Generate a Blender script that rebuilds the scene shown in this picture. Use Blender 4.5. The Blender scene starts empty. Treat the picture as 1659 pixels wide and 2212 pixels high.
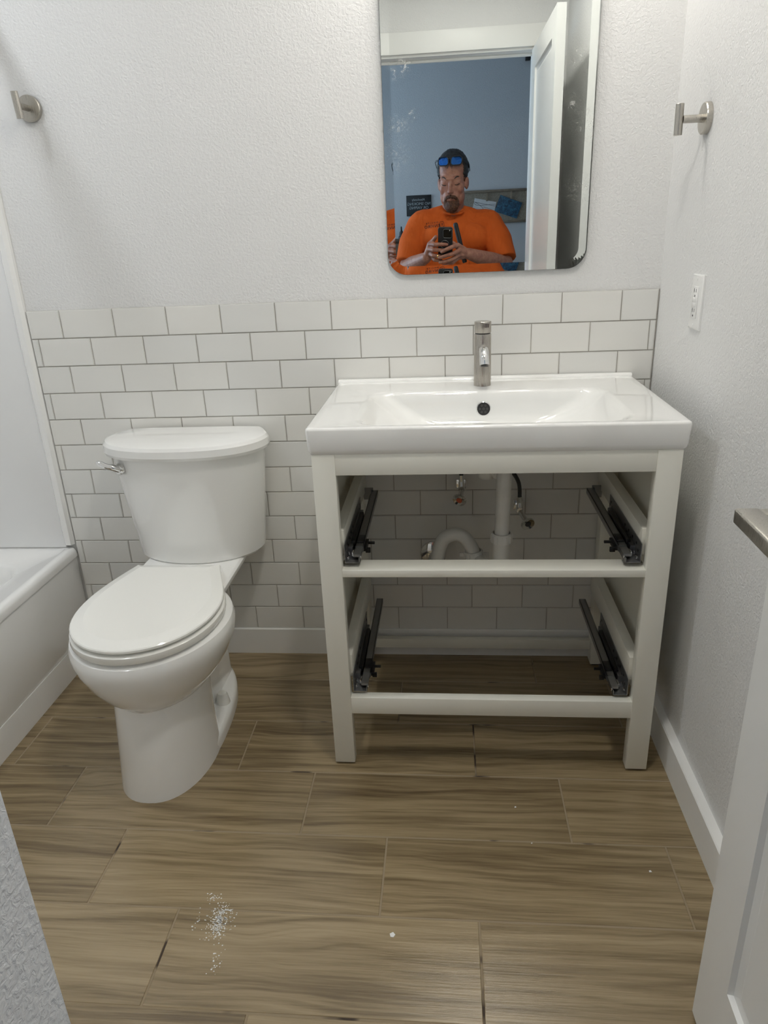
import bpy, bmesh, math, random
from mathutils import Vector, Matrix, Euler, noise as mnoise
random.seed(7)
S = bpy.context.scene
COL = S.collection
PI = math.pi
# ------------------------------------------------------------------ camera, world, exposure
CAM = Vector((1.0861, -1.9712, 1.2624)); CROT = Euler((1.1999, 0.0406, 0.0814), 'XYZ')
cd = bpy.data.cameras.new('camera'); cam = bpy.data.objects.new('camera', cd); COL.objects.link(cam)
cam.location = CAM; cam.rotation_euler = CROT
cd.sensor_fit = 'VERTICAL'; cd.sensor_height = 24.0; cd.lens = 24.0 * 1516.6 / 2212.0
cd.clip_start = 0.004; cd.clip_end = 60
S.camera = cam
w = bpy.data.worlds.new('daylight'); S.world = w; w.use_nodes = True
w.node_tree.nodes['Background'].inputs[0].default_value = (0.55, 0.72, 1.0, 1)
w.node_tree.nodes['Background'].inputs[1].default_value = 0.6
S.view_settings.view_transform = 'Standard'; S.view_settings.look = 'None'
S.view_settings.exposure = -0.06; S.view_settings.gamma = 1.0; S.view_settings.use_curve_mapping = False
S.cycles.use_denoising = True; S.cycles.max_bounces = 14; S.cycles.diffuse_bounces = 7
S.cycles.glossy_bounces = 6; S.cycles.caustics_reflective = False; S.cycles.caustics_refractive = False
S.cycles.sample_clamp_indirect = 6.0
VANITY_EMIT = 27.0; TUB_EMIT = 205.0; ROOM_FILL_EMIT = 240.0; DAY_WATTS = 80.0
# daylight behind the bedroom window
ld = bpy.data.lights.new('window_daylight', 'AREA'); ld.shape = 'RECTANGLE'; ld.size = 1.2; ld.size_y = 1.3
ld.energy = DAY_WATTS; ld.color = (0.62, 0.81, 1.0)
lo = bpy.data.objects.new('window_daylight', ld); COL.objects.link(lo)
lo.location = (-1.75, -2.85, 1.55); lo.rotation_euler = (0, -PI/2, 0)

# ------------------------------------------------------------------ materials
def mat(name, col=(.8,.8,.8), rough=.5, metal=0., spec=.5, coat=0., coat_r=.05):
    m = bpy.data.materials.new(name); m.use_nodes = True
    b = m.node_tree.nodes['Principled BSDF']
    b.inputs['Base Color'].default_value = (*col, 1); b.inputs['Roughness'].default_value = rough
    b.inputs['Metallic'].default_value = metal; b.inputs['Specular IOR Level'].default_value = spec
    b.inputs['Coat Weight'].default_value = coat; b.inputs['Coat Roughness'].default_value = coat_r
    return m
class NT:
    def __init__(s, m): s.m = m; s.t = m.node_tree; s.n = s.t.nodes; s.l = s.t.links; s.b = s.n['Principled BSDF']
    def add(s, typ, **kw):
        n = s.n.new(typ)
        for k, v in kw.items():
            if k == 'inp':
                for i, x in v.items(): n.inputs[i].default_value = x
            else: setattr(n, k, v)
        return n
    def link(s, a, b): s.l.new(a, b)
    def coord(s, scale=(1,1,1), which='Object'):
        tc = s.add('ShaderNodeTexCoord'); mp = s.add('ShaderNodeMapping'); mp.inputs['Scale'].default_value = scale
        s.link(tc.outputs[which], mp.inputs['Vector']); return mp
    def noise(s, scale, detail=2., rough=.5, vec=None, dist=0.):
        n = s.add('ShaderNodeTexNoise'); n.inputs['Scale'].default_value = scale; n.inputs['Detail'].default_value = detail
        n.inputs['Roughness'].default_value = rough; n.inputs['Distortion'].default_value = dist
        if vec is not None: s.link(vec, n.inputs['Vector'])
        return n
    def ramp(s, fac, stops):
        r = s.add('ShaderNodeValToRGB'); e = r.color_ramp.elements
        while len(e) < len(stops): e.new(.5)
        for i, (p, c) in enumerate(stops): e[i].position = p; e[i].color = (*c, 1) if len(c) == 3 else c
        s.link(fac, r.inputs['Fac']); return r
    def bump(s, h, strength, dist):
        b = s.add('ShaderNodeBump'); b.inputs['Strength'].default_value = strength; b.inputs['Distance'].default_value = dist
        s.link(h, b.inputs['Height']); s.link(b.outputs['Normal'], s.b.inputs['Normal']); return b
def bumpy(m, scale, strength, dist, detail=2., stretch=(1,1,1)):
    t = NT(m); c = t.coord(stretch); n = t.noise(scale, detail, .55, c.outputs['Vector']); t.bump(n.outputs['Fac'], strength, dist); return m
def vary(m, c0, c1, scale, detail=3., stretch=(1,1,1)):
    t = NT(m); c = t.coord(stretch); n = t.noise(scale, detail, .6, c.outputs['Vector'])
    r = t.ramp(n.outputs['Fac'], [(.35, c0), (.65, c1)]); t.link(r.outputs['Color'], t.b.inputs['Base Color']); return m

M = {}
def wall_paint(name, col, sc=140., st=.42):
    m = mat(name, col, .55, spec=.35); t = NT(m); c = t.coord()
    n = t.noise(sc, 3., .55, c.outputs['Vector'], .6)
    r = t.ramp(n.outputs['Fac'], [(.36, (0,0,0)), (.62, (1,1,1))])
    t.bump(r.outputs['Color'], st, .0016); return m
M['wall'] = wall_paint('wall_paint', (.75,.75,.745))
M['ceil'] = wall_paint('ceiling_paint', (.87,.87,.86), 160., .4)
M['blue'] = wall_paint('bedroom_paint', (.53,.54,.55), 200., .4)
M['bedceil'] = wall_paint('bedroom_ceiling_paint', (.55,.57,.60), 110., .4)
M['trim'] = bumpy(mat('trim_paint', (.85,.85,.83), .42), 60, .06, .001)
M['door'] = bumpy(mat('door_paint', (.84,.84,.82), .32), 90, .08, .001)
m = mat('ceramic_tile', (.70,.69,.665), .12, spec=.5); t = NT(m); c = t.coord()
oi = t.add('ShaderNodeObjectInfo'); n = t.noise(7., 2., .5, c.outputs['Vector'])
mx = t.add('ShaderNodeMix', data_type='RGBA'); t.link(oi.outputs['Random'], mx.inputs['Factor'])
mx.inputs['A'].default_value = (.74,.74,.72,1); mx.inputs['B'].default_value = (.775,.765,.73,1)
t.link(mx.outputs['Result'], t.b.inputs['Base Color']); t.bump(n.outputs['Fac'], .12, .01); M['tile'] = m
M['grout'] = vary(bumpy(mat('wall_grout', (.42,.40,.36), .9), 300, .4, .0005), (.34,.32,.29), (.46,.44,.40), 12.)
M['porcelain'] = mat('porcelain', (.86,.86,.845), .07, coat=.6, coat_r=.03)
M['plastic_w'] = mat('seat_plastic', (.87,.87,.835), .12, coat=.3)
M['sink'] = mat('sink_ceramic', (.86,.86,.84), .06, coat=.7, coat_r=.03)
M['acrylic'] = mat('tub_acrylic', (.86,.86,.85), .16, coat=.3)
M['panelw'] = mat('surround_panel', (.84,.845,.85), .25)
M['vanity'] = bumpy(mat('vanity_paint', (.82,.81,.735), .30), 80, .06, .001)
M['chrome'] = mat('chrome', (.80,.80,.80), .08, 1.)
def brushed(name, col, rough, st=(1,1,60)):
    m = mat(name, col, rough, 1.); t = NT(m); c = t.coord(st); n = t.noise(30, 3, .6, c.outputs['Vector'])
    r = t.ramp(n.outputs['Fac'], [(.3,(rough*.7,)*3),(.7,(rough*1.35,)*3)]); t.link(r.outputs['Color'], t.b.inputs['Roughness']); t.bump(n.outputs['Fac'], .08, .0006); return m
M['nickel'] = brushed('brushed_nickel', (.50,.475,.43), .30, (60,60,1))
M['steel'] = brushed('brushed_steel', (.47,.44,.40), .27, (50,50,1))
M['zinc'] = mat('dark_zinc', (.30,.305,.31), .34, .85)
M['black'] = mat('black_plastic', (.012,.012,.013), .42)
M['rubber'] = bumpy(mat('black_rubber', (.012,.012,.012), .5), 260, .3, .0008)
M['pvc'] = vary(mat('white_pvc', (.74,.735,.70), .32), (.72,.715,.68), (.78,.775,.74), 20)
M['hose'] = mat('rubber_hose', (.03,.033,.033), .45)
M['white_plastic'] = mat('outlet_plastic', (.82,.82,.81), .25)
M['slot'] = mat('dark_slot', (.05,.05,.05), .6)
M['chip'] = mat('paint_flake', (.85,.85,.83), .6)
def emit(name, col, st):
    m = mat(name, (.9,.9,.9), .4); b = m.node_tree.nodes['Principled BSDF']
    b.inputs['Emission Color'].default_value = (*col, 1); b.inputs['Emission Strength'].default_value = st; return m
M['globe'] = emit('lit_frosted_globe', (1.0, .96, .89), VANITY_EMIT)
M['fill_lens'] = emit('added_fill_lens', (1.0, .965, .89), ROOM_FILL_EMIT)
M['lens'] = emit('lit_recessed_lens', (.90, .95, 1.0), TUB_EMIT)
# wood-look porcelain plank
m = mat('wood_look_plank', (.2,.15,.1), .23, spec=.65); t = NT(m)
tc = t.add('ShaderNodeTexCoord'); oi = t.add('ShaderNodeObjectInfo')
mul = t.add('ShaderNodeVectorMath', operation='MULTIPLY'); mul.inputs[1].default_value = (13.7, 9.3, 5.1)
t.link(oi.outputs['Random'], mul.inputs[0])
av = t.add('ShaderNodeVectorMath', operation='ADD'); t.link(tc.outputs['Object'], av.inputs[0]); t.link(mul.outputs[0], av.inputs[1])
def mapped(sc):
    mp = t.add('ShaderNodeMapping'); mp.inputs['Scale'].default_value = sc; t.link(av.outputs[0], mp.inputs['Vector']); return mp.outputs['Vector']
big = t.noise(1.0, 2., .5, mapped((1.6, 5.0, 1)), .6)
vy = t.add('ShaderNodeSeparateXYZ'); t.link(av.outputs[0], vy.inputs[0])
ma = t.add('ShaderNodeMath', operation='MULTIPLY_ADD'); t.link(big.outputs['Fac'], ma.inputs[0]); ma.inputs[1].default_value = .085; t.link(vy.outputs['Y'], ma.inputs[2])
mb = t.add('ShaderNodeMath', operation='MULTIPLY'); t.link(ma.outputs[0], mb.inputs[0]); mb.inputs[1].default_value = 62.
cx = t.add('ShaderNodeCombineXYZ'); t.link(mb.outputs[0], cx.inputs[0]); mc = t.add('ShaderNodeMath', operation='MULTIPLY'); t.link(vy.outputs['X'], mc.inputs[0]); mc.inputs[1].default_value = 1.3; t.link(mc.outputs[0], cx.inputs[1])
rings = t.noise(1.0, 3., .62, cx.outputs[0])
fine = t.noise(1.0, 4., .65, mapped((9., 240., 1)))
soft = t.noise(1.0, 2., .5, mapped((1.9, 19., 1)), .8)
a1 = t.add('ShaderNodeMath', operation='MULTIPLY_ADD'); t.link(fine.outputs['Fac'], a1.inputs[0]); a1.inputs[1].default_value = .38
rw = t.add('ShaderNodeMath', operation='MULTIPLY'); t.link(rings.outputs['Fac'], rw.inputs[0]); rw.inputs[1].default_value = .95; t.link(rw.outputs[0], a1.inputs[2])
a2 = t.add('ShaderNodeMath', operation='MULTIPLY_ADD'); t.link(soft.outputs['Fac'], a2.inputs[0]); a2.inputs[1].default_value = .55; t.link(a1.outputs[0], a2.inputs[2])
a3 = t.add('ShaderNodeMath', operation='MULTIPLY_ADD'); t.link(oi.outputs['Random'], a3.inputs[0]); a3.inputs[1].default_value = .15; t.link(a2.outputs[0], a3.inputs[2])
a4 = t.add('ShaderNodeMath', operation='SUBTRACT'); t.link(a3.outputs[0], a4.inputs[0]); a4.inputs[1].default_value = .50
rp = t.ramp(a4.outputs[0], [(.20, (.100,.069,.035)), (.38, (.200,.146,.077)), (.54, (.292,.220,.123)), (.76, (.390,.302,.180))])
t.link(rp.outputs['Color'], t.b.inputs['Base Color'])
hb = t.add('ShaderNodeMath', operation='MULTIPLY_ADD'); t.link(rings.outputs['Fac'], hb.inputs[0]); hb.inputs[1].default_value = .5; t.link(fine.outputs['Fac'], hb.inputs[2])
t.bump(hb.outputs[0], .32, .0014); M['plank'] = m
m = mat('floor_grout', (.30,.25,.19), .85); t = NT(m); c = t.coord(); n = t.noise(9., 2., .5, c.outputs['Vector'])
rp = t.ramp(n.outputs['Fac'], [(.33,(.055,.038,.026)), (.39,(.30,.235,.150))]); t.link(rp.outputs['Color'], t.b.inputs['Base Color']); M['fgrout'] = m

# ------------------------------------------------------------------ helpers
WO = {}
def link(o, parent, origin):
    COL.objects.link(o)
    if parent is not None:
        o.parent = parent; o.location = Vector(origin) - WO[parent.name]
    else: o.location = origin
    WO[o.name] = Vector(origin)
def finish(me, smooth):
    if smooth is None: return
    for p in me.polygons: p.use_smooth = True
    if smooth < 179: me.set_sharp_from_angle(angle=math.radians(smooth))
def mesh(name, V, F, mt, parent=None, smooth=35, origin=None, fmat=None, recalc=True):
    V = [Vector(v) for v in V]
    if origin is None:
        lo_ = [min(v[i] for v in V) for i in range(3)]; hi = [max(v[i] for v in V) for i in range(3)]
        origin = Vector(((lo_[0]+hi[0])/2, (lo_[1]+hi[1])/2, lo_[2]))
    me = bpy.data.meshes.new(name); me.from_pydata([tuple(v - Vector(origin)) for v in V], [], F)
    for x in (mt if isinstance(mt, (list, tuple)) else [mt]): me.materials.append(x)
    if fmat:
        for p, i in zip(me.polygons, fmat): p.material_index = i
    if recalc:
        bm = bmesh.new(); bm.from_mesh(me); bmesh.ops.recalc_face_normals(bm, faces=bm.faces); bm.to_mesh(me); bm.free()
    finish(me, smooth)
    o = bpy.data.objects.new(name, me); link(o, parent, origin); return o
def from_bm(name, bm, mt, parent=None, smooth=35, origin=None):
    bmesh.ops.recalc_face_normals(bm, faces=bm.faces)
    bm.verts.ensure_lookup_table()
    V = [v.co.copy() for v in bm.verts]; bm.verts.index_update(); F = [[v.index for v in f.verts] for f in bm.faces]; bm.free()
    return mesh(name, V, F, mt, parent, smooth, origin, recalc=False)
def bm_box(bm, x0, x1, y0, y1, z0, z1, bev=0., seg=2):
    b2 = bmesh.new(); bmesh.ops.create_cube(b2, size=1)
    for v in b2.verts: v.co = Vector((x0+(v.co.x+.5)*(x1-x0), y0+(v.co.y+.5)*(y1-y0), z0+(v.co.z+.5)*(z1-z0)))
    if bev > 0: bmesh.ops.bevel(b2, geom=b2.edges[:], offset=bev, segments=seg, affect='EDGES', profile=.5)
    add_bm(bm, b2)
def add_bm(bm, b2, mtx=None):
    b2.verts.index_update(); vm = [bm.verts.new((mtx @ v.co) if mtx else v.co) for v in b2.verts]
    for f in b2.faces:
        try: bm.faces.new([vm[v.index] for v in f.verts])
        except ValueError: pass
    b2.free()
def box(name, x0, x1, y0, y1, z0, z1, mt, parent=None, bev=.0, seg=2, origin=None):
    bm = bmesh.new(); bm_box(bm, min(x0,x1), max(x0,x1), min(y0,y1), max(y0,y1), z0, z1, bev, seg); return from_bm(name, bm, mt, parent, 40, origin)
def boxes(name, L, mt, parent=None, bev=0., seg=2):
    bm = bmesh.new()
    for b in L: bm_box(bm, *b, bev, seg)
    return from_bm(name, bm, mt, parent, 40)
def loft(R, cap0=True, cap1=True, closed=True):
    V = []; F = []; n = len(R[0])
    for r in R: V += [Vector(p) for p in r]
    for i in range(len(R)-1):
        for j in range(n if closed else n-1):
            k = (j+1) % n; F.append([i*n+j, i*n+k, (i+1)*n+k, (i+1)*n+j])
    if cap0: F.append(list(range(n))[::-1])
    if cap1: F.append([(len(R)-1)*n+j for j in range(n)])
    return V, F
def frame(d):
    d = d.normalized(); a = Vector((0,0,1)) if abs(d.z) < .9 else Vector((1,0,0))
    u = d.cross(a).normalized(); return u, d.cross(u).normalized()
def tube_rings(P, R, n=14, sx=1., sy=1.):
    P = [Vector(p) for p in P]; R = R if isinstance(R, (list, tuple)) else [R]*len(P); out = []; u = None
    for i, p in enumerate(P):
        d = (P[min(i+1, len(P)-1)] - P[max(i-1, 0)]).normalized()
        if u is None: u, v = frame(d)
        else: u = (u - d*u.dot(d)).normalized(); v = d.cross(u)
        out.append([p + u*(math.cos(2*PI*k/n)*R[i]*sx) + v*(math.sin(2*PI*k/n)*R[i]*sy) for k in range(n)])
    return out
def tube(name, P, R, mt, parent=None, n=14, smooth=40, **kw):
    V, F = loft(tube_rings(P, R, n, **kw)); return mesh(name, V, F, mt, parent, smooth)
def lathe(name, prof, base, axis, mt, parent=None, n=28, smooth=30, caps=True):
    """prof: (radius, height along axis)"""
    d = Vector(axis).normalized(); u, v = frame(d); R = []
    for r, h in prof: R.append([Vector(base)+d*h+u*(r*math.cos(2*PI*k/n))+v*(r*math.sin(2*PI*k/n)) for k in range(n)])
    V, F = loft(R, caps, caps); return mesh(name, V, F, mt, parent, smooth)
def arc(c, r, a0, a1, n, f): return [f(c, r, a0+(a1-a0)*i/n) for i in range(n+1)]
def bez(P, n=16):
    P = [Vector(p) for p in P]; out = []
    for i in range(n+1):
        Q = P[:]; tt = i/n
        while len(Q) > 1: Q = [Q[k].lerp(Q[k+1], tt) for k in range(len(Q)-1)]
        out.append(Q[0])
    return out
def spline(P, n=6):
    P = [Vector(p) for p in P]; Q = [P[0]*2-P[1]] + P + [P[-1]*2-P[-2]]; out = []
    for i in range(1, len(Q)-2):
        for k in range(n):
            s = k/n; a, b, c, d = Q[i-1], Q[i], Q[i+1], Q[i+2]
            out.append(.5*((2*b)+(-a+c)*s+(2*a-5*b+4*c-d)*s*s+(-a+3*b-3*c+d)*s**3))
    out.append(P[-1]); return out
def tag(o, label, cat, group=None):
    o['label'] = label; o['category'] = cat
    if group: o['group'] = group
    return o
def thing(name, loc, label, cat, group=None):
    o = bpy.data.objects.new(name, None); o.empty_display_size = .05; link(o, None, Vector(loc)); return tag(o, label, cat, group)
def struct(o): o['kind'] = 'structure'; return o
def text(name, s, size, loc, xdir, up, mt, parent, depth=.0006, align='CENTER', bold=0.):
    c = bpy.data.curves.new(name, 'FONT'); c.body = s; c.size = size; c.extrude = depth; c.align_x = align; c.align_y = 'CENTER'; c.resolution_u = 3; c.offset = size*bold; c.space_character = 1.0+bold*14
    o = bpy.data.objects.new(name, c); COL.objects.link(o); bpy.context.view_layer.update()
    me = bpy.data.meshes.new_from_object(o.evaluated_get(bpy.context.evaluated_depsgraph_get())); bpy.data.objects.remove(o)
    xd = Vector(xdir).normalized(); ud = Vector(up).normalized(); nd = xd.cross(ud)
    V = [Vector(loc)+xd*v.co.x+ud*v.co.y+nd*v.co.z for v in me.vertices]; F = [list(p.vertices) for p in me.polygons]
    return mesh(name, V, F, mt, parent, None)

# ------------------------------------------------------------------ setting: bathroom shell
XL, XR, XA = -.86, 1.642, -.10      # left wall, right wall, tub apron
CE = 2.44
wall_back = struct(box('wall_back', XL-.1, XR+.1, 0, .1, 0, CE, M['wall'], origin=(0,0,0)))
wall_right = struct(box('wall_right', XR, XR+.1, -1.95, 0, 0, CE, M['wall'], origin=(XR,0,0)))
wall_left = struct(box('wall_left', XL-.1, XL, -1.64, 0, 0, CE, M['wall'], origin=(XL,0,0)))
wall_front = struct(boxes('wall_front', [(XL-.1,.80,-1.95,-1.64,0,CE), (.80,1.509,-1.95,-1.83,2.055,CE), (1.509,XR,-1.95,-1.83,0,CE)], M['wall']))
ceiling = struct(box('ceiling', XL-.1, XR+.1, -1.95, .1, CE, CE+.06, M['ceil'], origin=(0,0,CE)))
floor = struct(box('floor', XL-.1, XR, -1.95, 0, -.06, -.0009, M['fgrout'], origin=(0,0,-.0009)))

# floor planks, 8 x 24 inch
PW, PH = .6105, .2005
def plank_mesh(wd, dp):
    bm = bmesh.new(); bm_box(bm, -wd/2, wd/2, -dp/2, dp/2, -.008, 0)
    bmesh.ops.bevel(bm, geom=[e for e in bm.edges if all(v.co.z > -.001 for v in e.verts)], offset=.0012, segments=1, affect='EDGES')
    bmesh.ops.recalc_face_normals(bm, faces=bm.faces); me = bpy.data.meshes.new('plank'); bm.to_mesh(me); bm.free(); me.materials.append(M['plank']); finish(me, 40); return me
full = plank_mesh(PW-.0036, PH-.0036)
offs = [.127, .333, -.070, .133, .333, .531, .727, .32, .52, .117]
y1 = -.0; rows = [0., -.161] + [-.161-PH*k for k in range(1, 10)]
for r in range(len(rows)-1):
    ya, yb = rows[r], max(rows[r+1], -1.95)
    if ya <= -1.95: break
    x0 = offs[r % 10]
    while x0 > -.10: x0 -= PW
    xs = []
    while x0 < XR: xs.append((max(x0, XA-.02), min(x0+PW, XR-.004))); x0 += PW
    for a, b in xs:
        if b - a < .015: continue
        whole = abs(b-a-PW) < 1e-4 and abs(ya-yb-PH) < 1e-4
        me = full if whole else plank_mesh(b-a-.0036, ya-yb-.0036)
        o = bpy.data.objects.new('plank', me); link(o, floor, Vector(((a+b)/2, (ya+yb)/2, 0)))

# wall tiles
TW, TH, ZT = .1546, .0785, 1.1133
def tile_mesh(wd, ht):
    bm = bmesh.new(); bm_box(bm, -wd/2, wd/2, -.0085, -.001, -ht/2, ht/2)
    bmesh.ops.bevel(bm, geom=[e for e in bm.edges if all(v.co.y < -.008 for v in e.verts)], offset=.0016, segments=2, affect='EDGES')
    bmesh.ops.recalc_face_normals(bm, faces=bm.faces); me = bpy.data.meshes.new('tile'); bm.to_mesh(me); bm.free(); me.materials.append(M['tile']); finish(me, 50); return me
g = box('grout', XA+.004, XR-.001, -.0058, 0, .088, ZT-.001, M['grout'], wall_back)
ft = tile_mesh(TW-.0024, TH-.0024); cache = {}
for r in range(13):
    x0 = -TW if r % 2 == 0 else -TW*1.5
    zc = ZT-(r+.5)*TH
    while x0 < XR:
        a, b = max(x0, XA+.002), min(x0+TW, XR-.003); x0 += TW
        if b-a < .008: continue
        if abs(b-a-TW) < 1e-4: me = ft
        else:
            k = round(b-a, 4)
            if k not in cache: cache[k] = tile_mesh(b-a-.0024, TH-.0024)
            me = cache[k]
        o = bpy.data.objects.new('tile', me); link(o, wall_back, Vector(((a+b)/2, 0, zc)))

# baseboards
HB = .0935
bp = [(0,0),(.0135,0),(.0135,HB-.004),(.0095,HB),(0,HB)]
bb = struct(mesh('baseboard_back', *loft([[Vector((x,-a,z)) for a,z in bp] for x in (XA+.002, XR)]), M['trim'], None, 30))
bp2 = [(0,0),(.0215,0),(.0215,HB-.003),(.0185,HB),(0,HB)]
bb = struct(mesh('baseboard_right', *loft([[Vector((XR-a,y,z)) for a,z in bp2] for y in (-1.83, -.0137)]), M['trim'], None, 30))

# doorway: jambs and casing
struct(boxes('trim_1', [(.80,.815,-1.95,-1.83,0,2.055), (1.495,1.509,-1.95,-1.83,0,2.055), (.815,1.495,-1.95,-1.83,2.037,2.055),
                        (.815,1.495,-1.905,-1.893,2.025,2.037)], M['trim'], None, .002, 1))
struct(boxes('trim_2', [(.802,1.575,-1.829,-1.812,2.047,2.135), (1.525,1.575,-1.829,-1.812,0,2.046)], M['trim'], None, .003, 2))
struct(boxes('trim_3', [(.72,.80,-1.968,-1.951,0,2.046), (1.495,1.575,-1.968,-1.951,0,2.046), (.72,1.575,-1.968,-1.951,2.047,2.135)], M['trim'], None, .003, 2))

# door, open into the bathroom
DX0, DX1, DY0, DY1 = 1.500, 1.535, -1.822, -1.125
def door_slab():
    """slab with two recessed moulded panels on both faces"""
    pans = [(-1.705, -1.222, .195, .88), (-1.705, -1.222, 1.04, 1.945)]
    ys = sorted({DY0, DY1, -1.705, -1.222}); zs = [.012, .195, .88, 1.04, 1.945, 2.033]
    V = []; F = []
    def q(a, b, c, d): i = len(V); V.extend([a, b, c, d]); F.append([i, i+1, i+2, i+3])
    for X, s in ((DX0, 1), (DX1, -1)):
        for i in range(3):
            for j in range(5):
                pn = i == 1 and j in (1, 3)
                ya, yb, za, zb = ys[i], ys[i+1], zs[j], zs[j+1]
                if not pn: q((X,ya,za),(X,yb,za),(X,yb,zb),(X,ya,zb)); continue
                lv = [(0,0),(.004,.0075),(.019,.0095),(.024,.0085)]
                for k in range(3):
                    (a, da), (b, db) = lv[k], lv[k+1]
                    A = [(X+s*da,ya+a,za+a),(X+s*da,yb-a,za+a),(X+s*da,yb-a,zb-a),(X+s*da,ya+a,zb-a)]
                    B = [(X+s*db,ya+b,za+b),(X+s*db,yb-b,za+b),(X+s*db,yb-b,zb-b),(X+s*db,ya+b,zb-b)]
                    for e in range(4): q(A[e], A[(e+1)%4], B[(e+1)%4], B[e])
                q(*B)
    z0, z1 = .012, 2.033
    q((DX0,DY1,z0),(DX1,DY1,z0),(DX1,DY1,z1),(DX0,DY1,z1)); q((DX0,DY0,z0),(DX1,DY0,z0),(DX1,DY0,z1),(DX0,DY0,z1))
    q((DX0,DY0,z1),(DX1,DY0,z1),(DX1,DY1,z1),(DX0,DY1,z1)); q((DX0,DY0,z0),(DX1,DY0,z0),(DX1,DY1,z0),(DX0,DY1,z0))
    return V, F
V, F = door_slab()
door = mesh('door_1', V, F, M['door'], None, None, recalc=False); struct(door)
bm = bmesh.new(); bm.from_mesh(door.data); bmesh.ops.remove_doubles(bm, verts=bm.verts, dist=.0002); bmesh.ops.recalc_face_normals(bm, faces=bm.faces); bm.to_mesh(door.data); bm.free()
for s, X in ((-1, DX0), (1, DX1)):
    hy, hz = -1.19, .945; L = .062 if s < 0 else .05
    ha = boxes('door_handle', [(min(X,X+s*.008), max(X,X+s*.008), hy-.031, hy+.031, hz-.031, hz+.031)], M['nickel'], door, .002, 2)
    ha['label'] = 'brushed nickel lever handle'
    boxes('lever', [(min(X+s*.006,X+s*L), max(X+s*.006,X+s*L), hy-.011, hy+.011, hz-.009, hz+.009),
                    (min(X+s*(L-.014),X+s*(L+.014)), max(X+s*(L-.014),X+s*(L+.014)), hy-.118, hy+.0115, hz-.0095, hz+.0095)], M['nickel'], ha, .003, 3)
for z in (.25, 1.05, 1.82): lathe('hinge', [(0,0),(.006,0),(.006,.09),(0,.09)], (DX1+.004,DY0,z), (0,0,1), M['nickel'], door, 12)

a_ = math.radians(0.9); hx_ = 1.4845   # swung a little past square on its hinges
pv = Vector((hx_, DY0, 0)); door.rotation_euler.z = -a_
door.location = pv + Matrix.Rotation(-a_, 3, 'Z') @ (Vector(WO[door.name]) - Vector((DX0, DY0, 0)))

# ------------------------------------------------------------------ bedroom beyond the doorway (seen in the mirror)
YB = -3.6; BX0, BX1 = -1.6, 2.6
struct(box('wall_far', BX0-.1, BX1+.1, YB-.1, YB, 0, CE, M['blue'], origin=(0,YB,0)))
struct(box('wall_bedroom_right', BX1, BX1+.1, YB, -1.951, 0, CE, M['blue'], origin=(BX1,YB,0)))
struct(boxes('wall_bedroom_left', [(BX0-.1,BX0,YB,-3.45,0,CE), (BX0-.1,BX0,-2.25,-1.951,0,CE), (BX0-.1,BX0,-3.45,-2.25,0,.9), (BX0-.1,BX0,-3.45,-2.25,2.15,CE)], M['blue']))
struct(boxes('wall_bedroom_near', [(BX0-.1,XL-.1,-2.05,-1.951,0,CE), (XR+.1,BX1+.1,-2.05,-1.951,0,CE)], M['blue']))
struct(box('ceiling', BX0-.1, BX1+.1, YB-.1, -1.951, CE, CE+.06, M['bedceil'], origin=(0,-2.8,CE)))
M['carpet'] = bumpy(vary(mat('carpet', (.25,.24,.22), .95), (.20,.19,.175), (.30,.285,.26), 120), 400, 1., .004)
struct(box('floor', BX0-.1, BX1+.1, YB-.1, -1.951, -.06, 0, M['carpet'], origin=(0,-2.8,0)))
wn = struct(boxes('window_1', [(BX0-.06,BX0+.015,-3.45,-3.40,.9,2.15), (BX0-.06,BX0+.015,-2.30,-2.25,.9,2.15), (BX0-.06,BX0+.015,-3.40,-2.30,.9,.95), (BX0-.06,BX0+.015,-3.40,-2.30,2.10,2.15), (BX0-.05,BX0-.01,-3.40,-2.30,1.51,1.54)], M['trim'], None, .003, 1))

# ------------------------------------------------------------------ lamps
vl = thing('vanity_light', (1.19,0,2.015), 'three-globe brushed nickel light bar on the wall above the mirror', 'wall lamp')
box('backplate', .96, 1.42, -.022, 0, 2.06, 2.13, M['nickel'], vl, .004)
for x in (1.02, 1.19, 1.36):
    tube('arm', bez([(x,-.02,2.095),(x,-.10,2.095),(x,-.135,2.10),(x,-.135,2.115)], 8), .008, M['nickel'], vl, 10)
    lathe('globe', [(.05*math.sin(PI*k/12), .05-.05*math.cos(PI*k/12)) for k in range(13)], (x,-.135,2.015), (0,0,1), M['globe'], vl, 20, 180)
def recessed(x, y, mt, label):
    rl = thing('recessed_light', (x,y,CE-.012), label, 'ceiling light', 'recessed ceiling lights')
    lathe('trim_ring', [(.062,.0),(.085,.0),(.088,.006),(.088,.0118),(.062,.0118),(.062,.0)], (x,y,CE-.012), (0,0,1), M['trim'], rl, 40, caps=False)
    lathe('lens', [(0,.004),(.062,.004),(.062,.009),(0,.009)], (x,y,CE-.012), (0,0,1), mt, rl, 40)
recessed(-.24, -.66, M['lens'], 'round recessed ceiling light above the bathtub')
recessed(1.18, -1.0, M['fill_lens'], 'added round fill light in the ceiling in front of the vanity')  # fill light added to brighten low and front-facing surfaces, not a known fixture
sr = thing('shower_rod', (-.085,-.8,1.93), 'brushed nickel shower curtain rod above the tub', 'curtain rod')
tube('rod', [(-.085,-.012,1.95),(-.085,-1.628,1.95)], .0127, M['nickel'], sr, 18)
for y, d in ((0,-1),(-1.64,1)): lathe('flange', [(0,0),(.034,0),(.034,.004),(.018,.014),(0,.014)], (-.085,y,1.95), (0,d,0), M['nickel'], sr, 24)

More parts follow.
